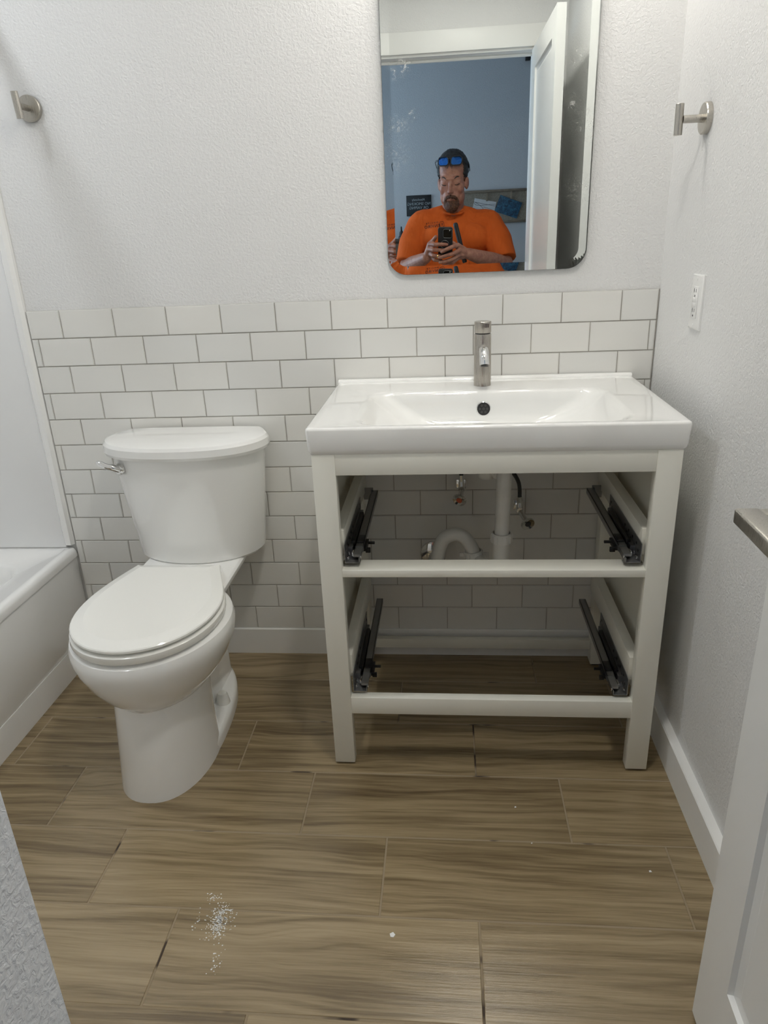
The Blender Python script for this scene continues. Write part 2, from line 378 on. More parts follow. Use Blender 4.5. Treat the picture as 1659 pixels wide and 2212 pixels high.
# ------------------------------------------------------------------ bathtub and surround
def rrect(x0, x1, y0, y1, r, z, n=6):
    out = []
    for cx_, cy_, a0 in ((x1-r, y1-r, 0), (x0+r, y1-r, PI/2), (x0+r, y0+r, PI), (x1-r, y0+r, 1.5*PI)):
        for k in range(n+1): a = a0+PI/2*k/n; out.append(Vector((cx_+r*math.cos(a), cy_+r*math.sin(a), z)))
    return out
ZR = .385
tub = thing('bathtub', (-.48,-.82,0), 'white acrylic alcove bathtub with a flat apron at the left edge', 'bathtub')
ty0, ty1 = -1.636, -.004
R = [rrect(XL+.002,XA,ty0,ty1,.006,ZR-.03), rrect(XL+.002,XA,ty0,ty1,.008,ZR-.014), rrect(XL+.004,XA-.004,ty0,ty1,.012,ZR-.003), rrect(XL+.006,XA-.012,ty0,ty1,.016,ZR),
     rrect(XL+.01,XA-.03,ty0+.01,ty1-.004,.02,ZR-.001), rrect(XL+.05,XA-.037,ty0+.02,ty1-.012,.03,ZR-.010),
     rrect(XL+.08,XA-.10,ty0+.09,ty1-.10,.09,ZR-.012), rrect(XL+.09,XA-.112,ty0+.10,ty1-.112,.10,ZR-.02),
     rrect(XL+.10,XA-.125,ty0+.12,ty1-.125,.11,ZR-.06), rrect(XL+.13,XA-.16,ty0+.17,ty1-.19,.13,ZR-.24), rrect(XL+.17,XA-.20,ty0+.22,ty1-.25,.12,ZR-.30)]
V, F = loft(R, False, True); mesh('basin', V, F, M['acrylic'], tub, 50)
box('apron', XA-.03, XA-.006, ty0, ty1, .09, ZR-.0285, M['acrylic'], tub, .002)
mesh('apron_skirt', *loft([[Vector((XA+a,y,z)) for a,z in ((-.03,.0),(-.003,.0),(-.003,.062),(-.0045,.090),(-.03,.090))] for y in (ty0, ty1)]), M['acrylic'], tub, 25)
sp = thing('tub_surround', (-.48,0,ZR), 'smooth white wall panel with raised edge above the bathtub', 'wall panel')
box('panel', XL+.001, XA-.028, -.014, 0, ZR+.002, 2.05, M['panelw'], sp, .001)
mesh('raised_edge', *loft([[Vector((XA+a,b,z)) for a,b in ((-.032,0),(.001,0),(.001,-.012),(-.006,-.023),(-.022,-.023),(-.032,-.012))] for z in (ZR+.012, 2.06)]), M['acrylic'], sp, 25)

# ------------------------------------------------------------------ toilet
TX = .350
toilet = thing('toilet', (TX,-.40,0), 'white two-piece toilet with closed lid between bathtub and vanity', 'toilet')
def egg(yf, yb, w_, ym, z, n=56, pf=1.0, pb=1.0, xc=TX, px=1.0):
    out = []
    for k in range(n):
        a = 2*PI*k/n; c, s = math.cos(a), math.sin(a)
        x = math.copysign(abs(s)**px, s)*w_
        y = ym + (abs(c)**pf*(yf-ym) if c > 0 else abs(c)**pb*(yb-ym)); out.append(Vector((xc+x, y, z)))
    return out
# bowl: flared upper body
bowl = [egg(-.600,-.34,.10,-.47,.215), egg(-.640,-.32,.122,-.47,.232), egg(-.672,-.30,.150,-.47,.268), egg(-.694,-.28,.172,-.475,.303), egg(-.708,-.27,.188,-.475,.338),
        egg(-.714,-.265,.196,-.48,.366), egg(-.713,-.265,.196,-.48,.384), egg(-.708,-.268,.192,-.48,.396), egg(-.697,-.275,.182,-.48,.4015), egg(-.62,-.33,.11,-.48,.4015)]
bmv = bmesh.new()
def addloft(bm, R, c0=True, c1=True):
    V, F = loft(R, c0, c1); vs = [bm.verts.new(v) for v in V]
    for f in F: bm.faces.new([vs[i] for i in f])
addloft(bmv, bowl)
# front pedestal column
ped = []
for z, yf, w_ in ((0,-.684,.1195),(.06,-.676,.1155),(.15,-.660,.112),(.23,-.640,.1115),(.27,-.632,.111)):
    yb = -.425 + z*.10
    ped.append(egg(yf, yb, w_, -.50, z, pb=.45, px=.86))
addloft(bmv, ped)
# trapway body and rear deck
def rbox(w_, y0, y1, r, z): return rrect(TX-w_, TX+w_, y0, y1, r, z)
addloft(bmv, [rbox(.070,-.48,-.14,.04,0), rbox(.066,-.48,-.14,.04,.06), rbox(.062,-.47,-.13,.045,.16), rbox(.066,-.46,-.12,.05,.25), rbox(.085,-.45,-.10,.05,.32), rbox(.126,-.42,-.06,.05,.375), rbox(.142,-.40,-.05,.04,.402), rbox(.142,-.40,-.05,.04,.412), rbox(.136,-.39,-.056,.035,.417)])
from_bm('bowl', bmv, M['porcelain'], toilet, 38)
# foot flange
ft_ = [egg(-.672,-.112,.1210,-.44,0,pb=.8), egg(-.672,-.112,.1210,-.44,.022,pb=.8), egg(-.668,-.114,.1180,-.44,.034,pb=.8), egg(-.660,-.120,.110,-.44,.040,pb=.8), egg(-.64,-.15,.080,-.44,.043,pb=.8)]
V, F = loft(ft_); mesh('foot', V, F, M['porcelain'], toilet, 45)
for s in (-1, 1):
    lathe('bolt_cap', [(.0,.0),(.0200,.0),(.0200,.004),(.0160,.025),(.0125,.033),(.0,.0345)], (TX+s*.089,-.335,.0405), (0,0,1), M['plastic_w'], toilet, 20, 40)
# seat ring and lid
def seat_ring(yf, w_, z, back=-.262, hw=.118, n=28):
    """outline with flat back: from right back corner round the front to the left back corner"""
    out = []
    for k in range(n+1):
        a = -PI/2 + PI*k/n; out.append(Vector((TX+w_*math.sin(a)*(1), -.485+(yf+.485)*math.cos(a)**.92 if abs(a) < PI/2-1e-6 else -.485, z)))
    L = out[0]; Rr = out[-1]
    BX = TX-.010
    rt = bez([Rr, (TX+w_, -.42, z), (BX+hw+.030, -.345, z), (BX+hw+.008, -.285, z), (BX+hw, back+.004, z)], 10)[1:]
    lt = bez([(BX-hw, back+.004, z), (BX-hw-.008, -.285, z), (BX-hw-.030, -.345, z), (TX-w_, -.42, z), L], 10)[:-1]
    mid = [Vector((BX+hw-.012, back, z)), Vector((BX-hw+.012, back, z))]
    return out + rt + mid + lt
def shrink(r, d, z): 
    c = Vector((TX, -.47, 0)); return [Vector((c.x+(p.x-c.x)*(1-d/.18), c.y+(p.y-c.y)*(1-d/.21), z)) for p in r]
ra = seat_ring(-.706, .181, .0)
V, F = loft([shrink(ra,.012,.4055), shrink(ra,.002,.4075), shrink(ra,.0,.412), shrink(ra,.001,.424), shrink(ra,.006,.4275), shrink(ra,.03,.428)])
mesh('seat', V, F, M['plastic_w'], toilet, 50)
rb = seat_ring(-.702, .177, .0)
V, F = loft([shrink(rb,.012,.4325), shrink(rb,.002,.4335), shrink(rb,.0,.4365), shrink(rb,.0005,.4405), shrink(rb,.003,.4428), shrink(rb,.030,.4505), shrink(rb,.0315,.4508), shrink(rb,.06,.4512), shrink(rb,.13,.4515)])
mesh('seat_lid', V, F, M['plastic_w'], toilet, 9)
for s in (-1, 1): box('hinge', TX+s*.075-.02, TX+s*.075+.02, -.275, -.245, .415, .4325, M['plastic_w'], toilet, .004)
# tank
def tank_ring(wr, wm, yf, ym, z, p, n=30, d=0.):
    pts = []
    for k in range(n+1):
        a = PI*k/n; c = math.cos(a); pts.append(Vector((TX-.001+math.copysign(abs(c)**p, c)*(wm+.003), ym+(yf-ym)*math.sin(a)**(.9), z)))
    return [Vector((TX-.001+wr+.003, -.022+d, z))] + pts + [Vector((TX-.001-wr-.003, -.022+d, z))]
tk = [tank_ring(.168,.176,-.200,-.060,.4135,1.0), tank_ring(.176,.184,-.208,-.062,.422,1.0), tank_ring(.184,.192,-.210,-.066,.50,.96), tank_ring(.192,.204,-.216,-.070,.60,.93), tank_ring(.198,.214,-.222,-.074,.70,.90), tank_ring(.200,.217,-.224,-.076,.732,.89)]
V, F = loft(tk); tank = mesh('tank', V, F, M['porcelain'], toilet, 28)
lid = [tank_ring(.200,.222,-.229,-.082,.730,.86), tank_ring(.206,.231,-.238,-.082,.733,.85), tank_ring(.208,.235,-.242,-.082,.742,.85), tank_ring(.206,.233,-.240,-.082,.760,.85), tank_ring(.200,.227,-.234,-.080,.768,.85), tank_ring(.190,.214,-.222,-.076,.7715,.86), tank_ring(.12,.13,-.16,-.06,.7735,.86)]
V, F = loft(lid); mesh('tank_lid', V, F, M['porcelain'], toilet, 30)
fl = lathe('flush_lever', [(0,0),(.0155,0),(.0165,.003),(.0165,.012),(.013,.017),(0,.018)], (TX-.163,-.178,.700), (-.35,-1,0), M['chrome'], toilet, 20, 40)
V, F = loft(tube_rings(spline([(TX-.167,-.192,.7005),(TX-.176,-.203,.709),(TX-.190,-.208,.713),(TX-.205,-.209,.721),(TX-.218,-.208,.727)], 4), [.011,.011,.011,.011,.010,.010,.0095,.009,.009,.009,.009,.009,.009,.0085,.008,.007,.004], 12, 1.1, .9))
mesh('arm', V, F, M['chrome'], fl, 60)

# ------------------------------------------------------------------ vanity
VC = 1.1838
VX0, VX1, VF = .792, 1.573, -.530
van = thing('vanity_cabinet', (VC,-.28,0), 'off-white vanity frame with its drawers removed and pipes showing', 'cabinet')
LW = .051; ZTOP = .833
def leg(x0, y0, y1):
    o = box('leg', x0, x0+LW, y0, y1, .006, ZTOP, M['vanity'], van, .0015)
    box('foot_pad', x0+.006, x0+LW-.006, min(y0,y1)+.006, max(y0,y1)-.004, 0, .006, M['black'], o, .001)
for x0 in (VX0, VX1-LW): leg(x0, VF, VF+.03); leg(x0, -.068, -.022)
IX0, IX1 = VX0+LW, VX1-LW
box('top_rail', IX0, IX1, VF+.0015, VF+.022, .785, ZTOP, M['vanity'], van, .001)
box('middle_rail', IX0-.004, IX1+.004, VF+.0015, VF+.060, .5375, .5555, M['vanity'], van, .0015)
box('bottom_rail', IX0-.002, IX1+.002, VF+.0015, VF+.026, .1575, .205, M['vanity'], van, .0015)
box('back_rail', IX0, IX1, -.050, -.030, .048, .080, M['vanity'], van, .0015)
box('back_rail', IX0, IX1, -.050, -.026, .755, ZTOP, M['vanity'], van, .0015)
for s, x in ((0, VX0+.006), (1, VX1-.014)): box('side_panel', x, x+.008, VF+.029, -.067, .155, ZTOP, M['vanity'], van)
for x0, x1 in ((.822,.852), (1.513,1.543)):
    for zt in (.642, .310): 
        xx0, xx1 = (.824, .8475) if x0 < 1 else (1.5145, 1.540)
        box('slide_batten', xx0, xx1, VF+.031, -.03, zt-.062, zt, M['vanity'], van, .001)
def slide(s, z):
    """drawer slide; s=+1 on the left side (reaching to +x), -1 on the right"""
    X = (.848 if s > 0 else 1.514)
    def b(a0, a1, y0, y1, z0, z1): xa, xb = X+s*a0, X+s*a1; return (min(xa,xb), max(xa,xb), y0, y1, z0, z1)
    yF, yM = -.512, -.19
    o = boxes('drawer_slide', [b(0,.0015,yF,yM,z+.002,z+.046), b(0,.034,yF,yM-.03,z,z+.0015), b(.032,.0335,yF,yF+.30,z,z+.012), b(.0015,.012,yF+.05,yM-.03,z+.0015,z+.020)], M['zinc'], van, 0)
    boxes('runner', [b(.018,.037,yF+.055,-.06,z+.017,z+.0185), b(.0355,.037,yF+.055,-.06,z+.003,z+.0185), b(.018,.0195,yF+.055,-.06,z+.005,z+.0185), b(.019,.036,yF+.012,yF+.11,z+.010,z+.0165)], M['zinc'], o, 0)
    boxes('damper', [b(.006,.017,yF+.07,yM-.06,z+.012,z+.027)], M['black'], o, .003)
    boxes('latch', [b(.020,.0365,yF+.075,yF+.115,z+.0185,z+.0225), b(.034,.044,yF+.07,yF+.12,z-.002,z+.010), b(.040,.060,yF+.098,yF+.104,z+.004,z+.010), b(.040,.052,yF+.070,yF+.077,z-.006,z+.006)], M['black'], o, .001)
    cl_ = boxes('clip', [b(.013,.018,yF+.025,yF+.045,z+.006,z+.016), b(.003,.008,yF+.012,yF+.02,z+.004,z+.010), b(.003,.008,yF+.034,yF+.042,z+.006,z+.012), b(.035,.038,yF+.004,yF+.009,z+.010,z+.016)], M['chrome'], o, .001)
    pf_ = boxes('perforation', [b(.0015,.0021,yF+.02+k*.018,yF+.027+k*.018,z+.016+(k%2)*.012,z+.022+(k%2)*.012) for k in range(8)] + [b(.0015,.0021,yM-.03+k*.010,yM-.026+k*.010,z+.018+(k%2)*.010,z+.024+(k%2)*.010) for k in range(3)], M['black'], o, 0)
    cl_['kind'] = 'stuff'; pf_['kind'] = 'stuff'
    if z > .4: boxes('rear_bracket', [b(-.004,.024,-.071,-.0695,z-.006,z+.030), b(.018,.0195,-.09,-.0695,z+.004,z+.024)], M['zinc'], o, 0)
for s in (1, -1):
    for z in (.566, .212): slide(s, z)

# ------------------------------------------------------------------ sink, faucet
ZS = .893
SX0, SX1, SY0, SY1 = VC-.4005, VC+.4005, -.536, -.012
sink = thing('sink', (VC,-.27,ZTOP), 'wide white ceramic sink with shallow rectangular basin on the vanity', 'sink')
def ring(x0, x1, y0, y1, r, z): return rrect(x0, x1, y0, y1, r, z, 8)
# the basin: its far wall is steep, its ends slope gently
BX0_, BX1_, BY0, BY1 = VC-.292, VC+.292, -.506, -.172
R = [ring(SX0+.006,SX1-.006,SY0+.008,SY1,.010,ZTOP), ring(SX0+.003,SX1-.003,SY0+.004,SY1,.012,ZTOP+.004), ring(SX0+.002,SX1-.002,SY0+.002,SY1,.012,ZTOP+.012), ring(SX0,SX1,SY0,SY1,.010,ZS-.006), ring(SX0+.0015,SX1-.0015,SY0+.0015,SY1-.001,.010,ZS-.0018), ring(SX0+.006,SX1-.006,SY0+.006,SY1-.004,.010,ZS),
     ring(SX0+.02,SX1-.02,SY0+.014,SY1-.03,.012,ZS-.0012), ring(BX0_-.012,BX1_+.012,BY0-.006,BY1+.010,.055,ZS-.0012), ring(BX0_,BX1_,BY0,BY1,.055,ZS-.003), ring(BX0_+.010,BX1_-.010,BY0+.006,BY1-.005,.055,ZS-.010),
     ring(BX0_+.030,BX1_-.030,BY0+.012,BY1-.008,.055,ZS-.030), ring(BX0_+.075,BX1_-.075,BY0+.025,BY1-.013,.06,ZS-.062), ring(BX0_+.13,BX1_-.13,BY0+.05,BY1-.026,.065,ZS-.088), ring(BX0_+.18,BX1_-.18,BY0+.09,BY1-.055,.06,ZS-.100), ring(BX0_+.24,BX1_-.24,BY0+.14,BY1-.11,.04,ZS-.104)]
V, F = loft(R, False, True); basin = mesh('basin', V, F, M['sink'], sink, 50)
# upstand at the back edge
mesh('back_ledge', *loft([[Vector((VC+sx,y,z)) for y,z in ((SY1-.020,ZS-.001),(SY1-.018,ZS+.004),(SY1-.013,ZS+.0065),(SY1,ZS+.0065),(SY1,ZS-.001))] for sx in (-.399,.399)]), M['sink'], sink, 60)
# overflow cover on the far wall of the basin
oc = Vector((VC-.004, BY1-.0085, ZS-.047)); on = Vector((0,-1,.12)).normalized()
ov = lathe('overflow_cover', [(0,0),(.0165,0),(.0165,.003),(.014,.0042),(0,.0042)], oc, on, M['black'], sink, 28, 40)
lathe('ring', [(.0165,-.002),(.0185,-.002),(.0185,.003),(.0165,.0042),(.0165,-.002)], oc, on, M['chrome'], ov, 28, 40, caps=False)
u, v = frame(on)
for k in range(7):
    p = oc+on*.0042+((u*math.cos(k*PI/3)+v*math.sin(k*PI/3))*.0095 if k else Vector())
    lathe('hole', [(0,0),(.0032 if k else .0038,0),(.0032 if k else .0038,.0004),(0,.0004)], p, on, M['slot'], ov, 12)
lathe('drain', [(.0,.0),(.03,.0),(.033,.003),(.028,.005),(.0,.004)], (VC,-.335,ZS-.105), (0,0,1), M['chrome'], sink, 28, 40)
fx, fy = VC-.004, -.103
fa = thing('faucet', (fx,fy,ZS-.0012), 'cylindrical brushed steel single-hole faucet with short spout on the sink', 'faucet')
lathe('body', [(0,0),(.0225,0),(.0225,.002),(.0218,.1315),(.0212,.133),(0,.133)], (fx,fy,ZS-.0012), (0,0,1), M['steel'], fa, 40, 40)
lathe('neck_ring', [(0,0),(.0196,0),(.0196,.003),(0,.003)], (fx,fy,ZS+.1318), (0,0,1), M['black'], fa, 32)
hd = lathe('handle', [(0,0),(.0212,0),(.0216,.001),(.0216,.0270),(.0206,.0280),(0,.0285)], (fx,fy,ZS+.1348), (0,0,1), M['steel'], fa, 40, 30)
V, F = loft([[Vector((fx-.002-.32*yy_+a*wd, fy+yy_, ZS+.1348+.0292+dz+yy_*.12)) for a, dz in ((-1,0),(1,0),(.8,-th),(-.8,-th))] for yy_, wd, th in ((.0,.003,.004),(-.012,.005,.006),(-.022,.0065,.010),(-.031,.0075,.010))])
mesh('lever', V, F, M['steel'], hd, 30)
sp_ = spline([(fx,fy,ZS+.094),(fx,fy-.035,ZS+.097),(fx,fy-.062,ZS+.095),(fx,fy-.082,ZS+.084),(fx+.001,fy-.090,ZS+.066)], 6)
spt = tube('spout', sp_, [.0125]*6+[.012]*(len(sp_)-6), M['chrome'], fa, 24, 60)
lathe('aerator', [(0,0),(.0092,0),(.0092,.0012),(0,.0012)], (fx+.001,fy-.0912,ZS+.0648), (0,-.35,-1), M['slot'], spt, 20)

# ------------------------------------------------------------------ plumbing under the sink
dp = thing('drain_pipe', (1.20,-.2,.36), 'white plastic drain pipe with curved trap below the sink', 'pipe')
tx_, ty_ = 1.228, -.235
tube('tailpiece', [(tx_+.006,ty_,.79),(tx_,ty_,.50)], .0195, M['pvc'], dp, 24)
def nut(P, d, r, h, wings=0):
    o = lathe('slip_nut', [(r*.80,0),(r,.0),(r,h*.8),(r*.93,h),(r*.80,h),(r*.80,0)], P, d, M['pvc'], dp, 24, 30, caps=False)
    d = Vector(d).normalized(); u, v = frame(d); bm = bmesh.new()
    for k in range(14):
        a = 2*PI*k/14; e = u*math.cos(a)+v*math.sin(a); f = d.cross(e); b2 = bmesh.new(); bmesh.ops.create_cube(b2, size=1)
        mt = Matrix.Translation(Vector(P)+d*h*.45+e*r) @ Matrix(((e.x*.003,f.x*.0025,d.x*h*.75,0),(e.y*.003,f.y*.0025,d.y*h*.75,0),(e.z*.003,f.z*.0025,d.z*h*.75,0),(0,0,0,1)))
        add_bm(bm, b2, mt)
    if wings:
        for sg in (-1, 1):
            b2 = bmesh.new(); bmesh.ops.create_cube(b2, size=1); e = Vector((sg,0,0)); bm_box(bm, P[0]+sg*(r+.006)-.008, P[0]+sg*(r+.006)+.008, P[1]-.004, P[1]+.004, P[2]+h*.2, P[2]+h*.75, .001, 1); b2.free()
    from_bm('rib', bm, M['pvc'], o, 40)
nut((tx_,ty_,.497), (0,0,1), .0275, .026)
tube('extension', [(tx_,ty_,.50),(tx_-.002,ty_,.420)], .0225, M['pvc'], dp, 24)
def uarc(c, r, e0, e1, a0, a1, n): return [Vector(c)+e0*(r*math.cos(a0+(a1-a0)*k/n))+e1*(r*math.sin(a0+(a1-a0)*k/n)) for k in range(n+1)]
nx = 1.160; ny = -.135
p0 = Vector((tx_-.002,ty_,.422)); p1 = Vector((nx,ny,.406))
e = (p1-p0); e.z = 0; L = e.length; e.normalize()
tube('trap_bend', [p0]+[p0.lerp(p1,.5)+e*(-L/2*math.cos(PI*k/12))+Vector((0,0,-.010*math.sin(PI*k/12)-.004)) for k in range(13)]+[p1], .0180, M['pvc'], dp, 20, 60)
nut((nx,ny,.403), (-.12,.05,1), .0275, .022, 1)
ap = [(nx,ny,.41),(nx-.010,ny,.440),(nx-.030,ny+.004,.466),(nx-.055,ny+.008,.473),(nx-.083,ny+.012,.459),(nx-.098,ny+.016,.428),(nx-.106,ny+.020,.385)]
tube('trap_arch', spline(ap, 5), .0195, M['pvc'], dp, 22, 60)
nut((nx-.106,ny+.020,.368), (.1,0,1), .026, .022)
tube('wall_elbow', bez([(nx-.106,ny+.02,.372),(nx-.106,ny+.02,.345),(nx-.112,ny+.05,.345),(nx-.116,-.002,.349)], 8), .0195, M['pvc'], dp, 20, 60)
lathe('escutcheon', [(0,0),(.038,0),(.036,.006),(.022,.012),(0,.012)], (1.040,-.0086,.362), (0,-1,0), M['chrome'], dp, 28, 40)
lathe('overflow_elbow', [(0,0),(.019,.003),(.0225,.012),(.0225,.07),(0,.07)], (1.187,-.20,.663), (0,0,1), M['pvc'], dp, 22, 60)
tube('overflow_hose', spline([(1.20,-.205,.70),(1.212,-.215,.678),(1.222,-.225,.69)], 5), .011, M['pvc'], dp, 14, 60)
def valve(x, z, hx, hz, turned, label, red):
    o = thing('shutoff_valve', (x,-.008,z-.02), label, 'valve', 'shutoff valves under the sink')
    box('escutcheon', x-.014, x+.014, -.0115, -.0085, z-.014, z+.014, M['chrome'], o, .001)
    tube('stem', [(x,-.010,z),(x,-.062,z)], .0085, M['chrome'], o, 14)
    tube('valve_body', [(x,-.050,z-.004),(x,-.050,z+.022)], [.0095,.0075], M['chrome'], o, 14)
    hp = Vector((hx,-.088,hz)); hd_ = Vector((turned,-1,-.35)).normalized()
    tube('shaft', [(x,-.055,z-.002), hp], .0075, M['chrome'], o, 12)
    h = lathe('valve_handle', [(0,0),(.009,0),(.018,.002),(.0205,.006),(.0185,.011),(.012,.0095),(0,.008)], hp, hd_, M['chrome'], o, 22, 40)
    lathe('index_button', [(0,0),(.0085,0),(.0085,.0015),(0,.0015)], hp+hd_*.0085, hd_, red, h, 14)
    return (x, -.050, z+.022)
M['red'] = mat('red_dot', (.55,.12,.05), .5)
a = valve(1.126, .583, 1.122, .566, -.45, 'chrome shutoff valve with red dot under the sink, left of the drain pipe', M['red'])
b = valve(1.293, .517, 1.311, .492, .35, 'chrome shutoff valve on the tile wall right of the drain pipe', M['slot'])
def hose(P, a, label):
    o = thing('supply_hose', P[0], label, 'hose', 'faucet supply hoses')
    tube('hose', spline(P, 6), .0058, M['hose'], o, 14, 60)
    d = (Vector(P[1])-Vector(P[0])).normalized()
    tube('ferrule', [Vector(P[0]), Vector(P[0])+d*.020], .0075, M['chrome'], o, 12)
hose([a, (a[0]-.001,-.052,.66), (1.13,-.075,.74), (1.165,-.09,.80)], a, 'straight black supply hose on the valve left of the drain pipe')
hose([b, (1.288,-.06,.60), (1.262,-.085,.650), (1.225,-.10,.700), (1.19,-.10,.79)], b, 'curved black supply hose right of the drain pipe')

# ------------------------------------------------------------------ mirror
MX0, MX1, MZ0, MZ1 = .935, 1.447, 1.171, 1.935
mir = thing('mirror', ((MX0+MX1)/2,0,MZ0), 'tall frameless wall mirror with rounded corners above the sink', 'mirror')
m = mat('silvered_mirror', (.80,.83,.82), .0, 1.); t = NT(m)
tc = t.add('ShaderNodeTexCoord'); masks = None
def blob(p, r, amp):
    vm = t.add('ShaderNodeVectorMath', operation='DISTANCE'); t.link(tc.outputs['Object'], vm.inputs[0]); vm.inputs[1].default_value = p
    mr = t.add('ShaderNodeMapRange'); mr.inputs['From Min'].default_value = r; mr.inputs['From Max'].default_value = r*.2; mr.inputs['To Min'].default_value = 0; mr.inputs['To Max'].default_value = amp
    t.link(vm.outputs['Value'], mr.inputs['Value']); return mr.outputs['Result']
acc = None
xm = (MX0+MX1)/2
for p, r, amp in (((.989-xm,-.01,1.648-MZ0), .022, .85), ((.974-xm,-.01,1.640-MZ0), .03, .45), ((1.007-xm,-.01,1.542-MZ0), .02, .7), ((.972-xm,-.01,1.523-MZ0), .035, .6), ((.96-xm,-.01,1.45-MZ0), .06, .3), ((1.402-xm,-.01,1.646-MZ0), .03, .6), ((1.394-xm,-.01,1.545-MZ0), .022, .6), ((1.43-xm,-.01,1.50-MZ0), .05, .45), ((1.425-xm,-.01,1.36-MZ0), .05, .45)):
    bl = blob(p, r, amp)
    if acc is None: acc = bl
    else:
        mm = t.add('ShaderNodeMath', operation='MAXIMUM'); t.link(acc, mm.inputs[0]); t.link(bl, mm.inputs[1]); acc = mm.outputs[0]
nz = t.noise(90., 4., .7, tc.outputs['Object'], 1.5); nr = t.ramp(nz.outputs['Fac'], [(.50,(0,0,0)),(.72,(1,1,1))])
mm = t.add('ShaderNodeMath', operation='MULTIPLY'); t.link(acc, mm.inputs[0]); t.link(nr.outputs['Color'], mm.inputs[1])
df = t.add('ShaderNodeBsdfDiffuse'); df.inputs['Color'].default_value = (.75,.75,.72,1)
ms = t.add('ShaderNodeMixShader'); t.link(mm.outputs[0], ms.inputs['Fac']); t.link(t.b.outputs[0], ms.inputs[1]); t.link(df.outputs[0], ms.inputs[2])
t.link(ms.outputs[0], t.n['Material Output'].inputs['Surface']); M['mirror'] = m
M['glass_edge'] = mat('glass_edge', (.10,.14,.13), .1, .0, .6)
def mring(d, y, r): return [Vector((p.x, y, p.y)) for p in rrect(MX0+d, MX1-d, MZ0+d, MZ1-d, r-d if r > d else .004, 0, 10)]
BW = .021; tilt = math.tan(math.radians(2.9))*BW; YM = -.0105
mo = Vector((xm, 0, MZ0))
V, F = loft([mring(BW, YM, .05), mring(.0005, YM-tilt, .05)], True, False); mesh('silvered_face', V, F, M['mirror'], mir, None, origin=mo)
V, F = loft([mring(.0003, YM-tilt+.0001, .05), mring(0, YM-tilt+.0012, .05), mring(0, -.0045, .05), mring(.004, -.0045, .05)], False, True); mesh('glass_edge', V, F, M['glass_edge'], mir, 30)
for a_, b_ in ((MX0+.1,MZ0+.1), (MX1-.14,MZ0+.1), (MX0+.1,MZ1-.14), (MX1-.14,MZ1-.14)): box('mounting_clip', a_, a_+.04, -.0045, 0, b_, b_+.04, M['zinc'], mir)

# ------------------------------------------------------------------ hooks, outlet
def hook(name, base, nrm, lean, label):
    b = Vector(base); nrm = Vector(nrm)
    o = thing(name, b, label, 'hook', 'brushed nickel robe hooks')
    lathe('rosette', [(0,0),(.031,0),(.031,.010),(.029,.012),(0,.012)], b, nrm, M['nickel'], o, 40, 30)
    tube('post', [b+nrm*.011, b+nrm*.052], .0078, M['nickel'], o, 18)
    up = Vector((lean.x, lean.y, lean.z)).normalized(); c = b+nrm*.060
    lathe('peg', [(0,0),(.0080,0),(.0086,.0008),(.0086,.0592),(.0080,.060),(0,.060)], c-up*.030, up, M['nickel'], o, 24, 30)
hook('robe_hook', (.030,0,1.609), (0,-1,0), Vector((0,-.10,1)), 'brushed nickel robe hook high on the back wall above the toilet')
hook('robe_hook', (XR,-.233,1.473), (-1,0,0), Vector((-.02,0,1)), 'brushed nickel robe hook on the right wall beside the mirror')
oy, oz = -.303, 1.104
out = thing('wall_outlet', (XR,oy,oz-.058), 'white double wall outlet with test buttons on the right wall above the sink', 'outlet')
V, F = loft([[Vector((XR-d,oy+a*(.0355-q),oz+b*(.058-q))) for a,b in ((-1,-1),(1,-1),(1,1),(-1,1))] for d,q in ((0,0),(.004,0),(.0058,.0025),(.0062,.005))]); plate = mesh('cover_plate', V, F, M['white_plastic'], out, 30)
box('receptacle', XR-.0085, XR-.006, oy-.0165, oy+.0165, oz-.0335, oz+.0335, M['white_plastic'], out, .001)
for zc in (-.021, .021):
    for dy, h in ((-.006,.0075),(.006,.009)): box('slot', XR-.0089, XR-.0084, oy+dy-.001, oy+dy+.001, oz+zc-h/2+.004, oz+zc+h/2+.004, M['slot'], out)
    lathe('ground_hole', [(0,0),(.0024,0),(.0024,.0004),(0,.0004)], (XR-.0085,oy,oz+zc-.0075), (-1,0,0), M['slot'], out, 12)
    box('slot', XR-.0089, XR-.0084, oy+.006, oy+.009, oz+zc+.0035, oz+zc+.0045, M['slot'], out)
for dz in (-.0055, .0055): box('button', XR-.0098, XR-.0084, oy-.011, oy+.011, oz+dz-.0045, oz+dz+.0045, M['white_plastic'], out, .0005)
for dz in (-.049, .049): lathe('screw', [(0,0),(.0032,0),(.0026,.001),(0,.0012)], (XR-.0061,oy,oz+dz), (-1,0,0), M['white_plastic'], out, 12)

# ------------------------------------------------------------------ bits on the floor
def flake(bm, x, y, r, h=.0006):
    n = random.randint(4, 6); a0 = random.random()*6
    P = [(x+r*random.uniform(.5,1.2)*math.cos(a0+2*PI*k/n), y+r*random.uniform(.4,1.)*math.sin(a0+2*PI*k/n)) for k in range(n)]
    lo_ = [bm.verts.new((a, b, .0001)) for a, b in P]; hi = [bm.verts.new((a, b, h)) for a, b in P]
    bm.faces.new(hi); bm.faces.new(lo_[::-1])
    for k in range(n): bm.faces.new([lo_[k], lo_[(k+1)%n], hi[(k+1)%n], hi[k]])
bm = bmesh.new()
for k in range(420):
    if k < 350: x, y = random.gauss(.622,.011), random.gauss(-.99,.017)
    elif k < 380: x, y = random.gauss(.597,.008), random.gauss(-.935,.008)
    elif k < 405: x, y = random.gauss(.642,.005), random.gauss(-1.07,.016)
    else: x, y = random.gauss(.578,.004), random.gauss(-.99,.012)
    flake(bm, x, y, random.uniform(.0006,.0022), .0004)
o = from_bm('plaster_smear', bm, M['chip'], None, None); o['kind'] = 'stuff'; tag(o, 'smear of dried white plaster on the floor in front of the toilet', 'smear')
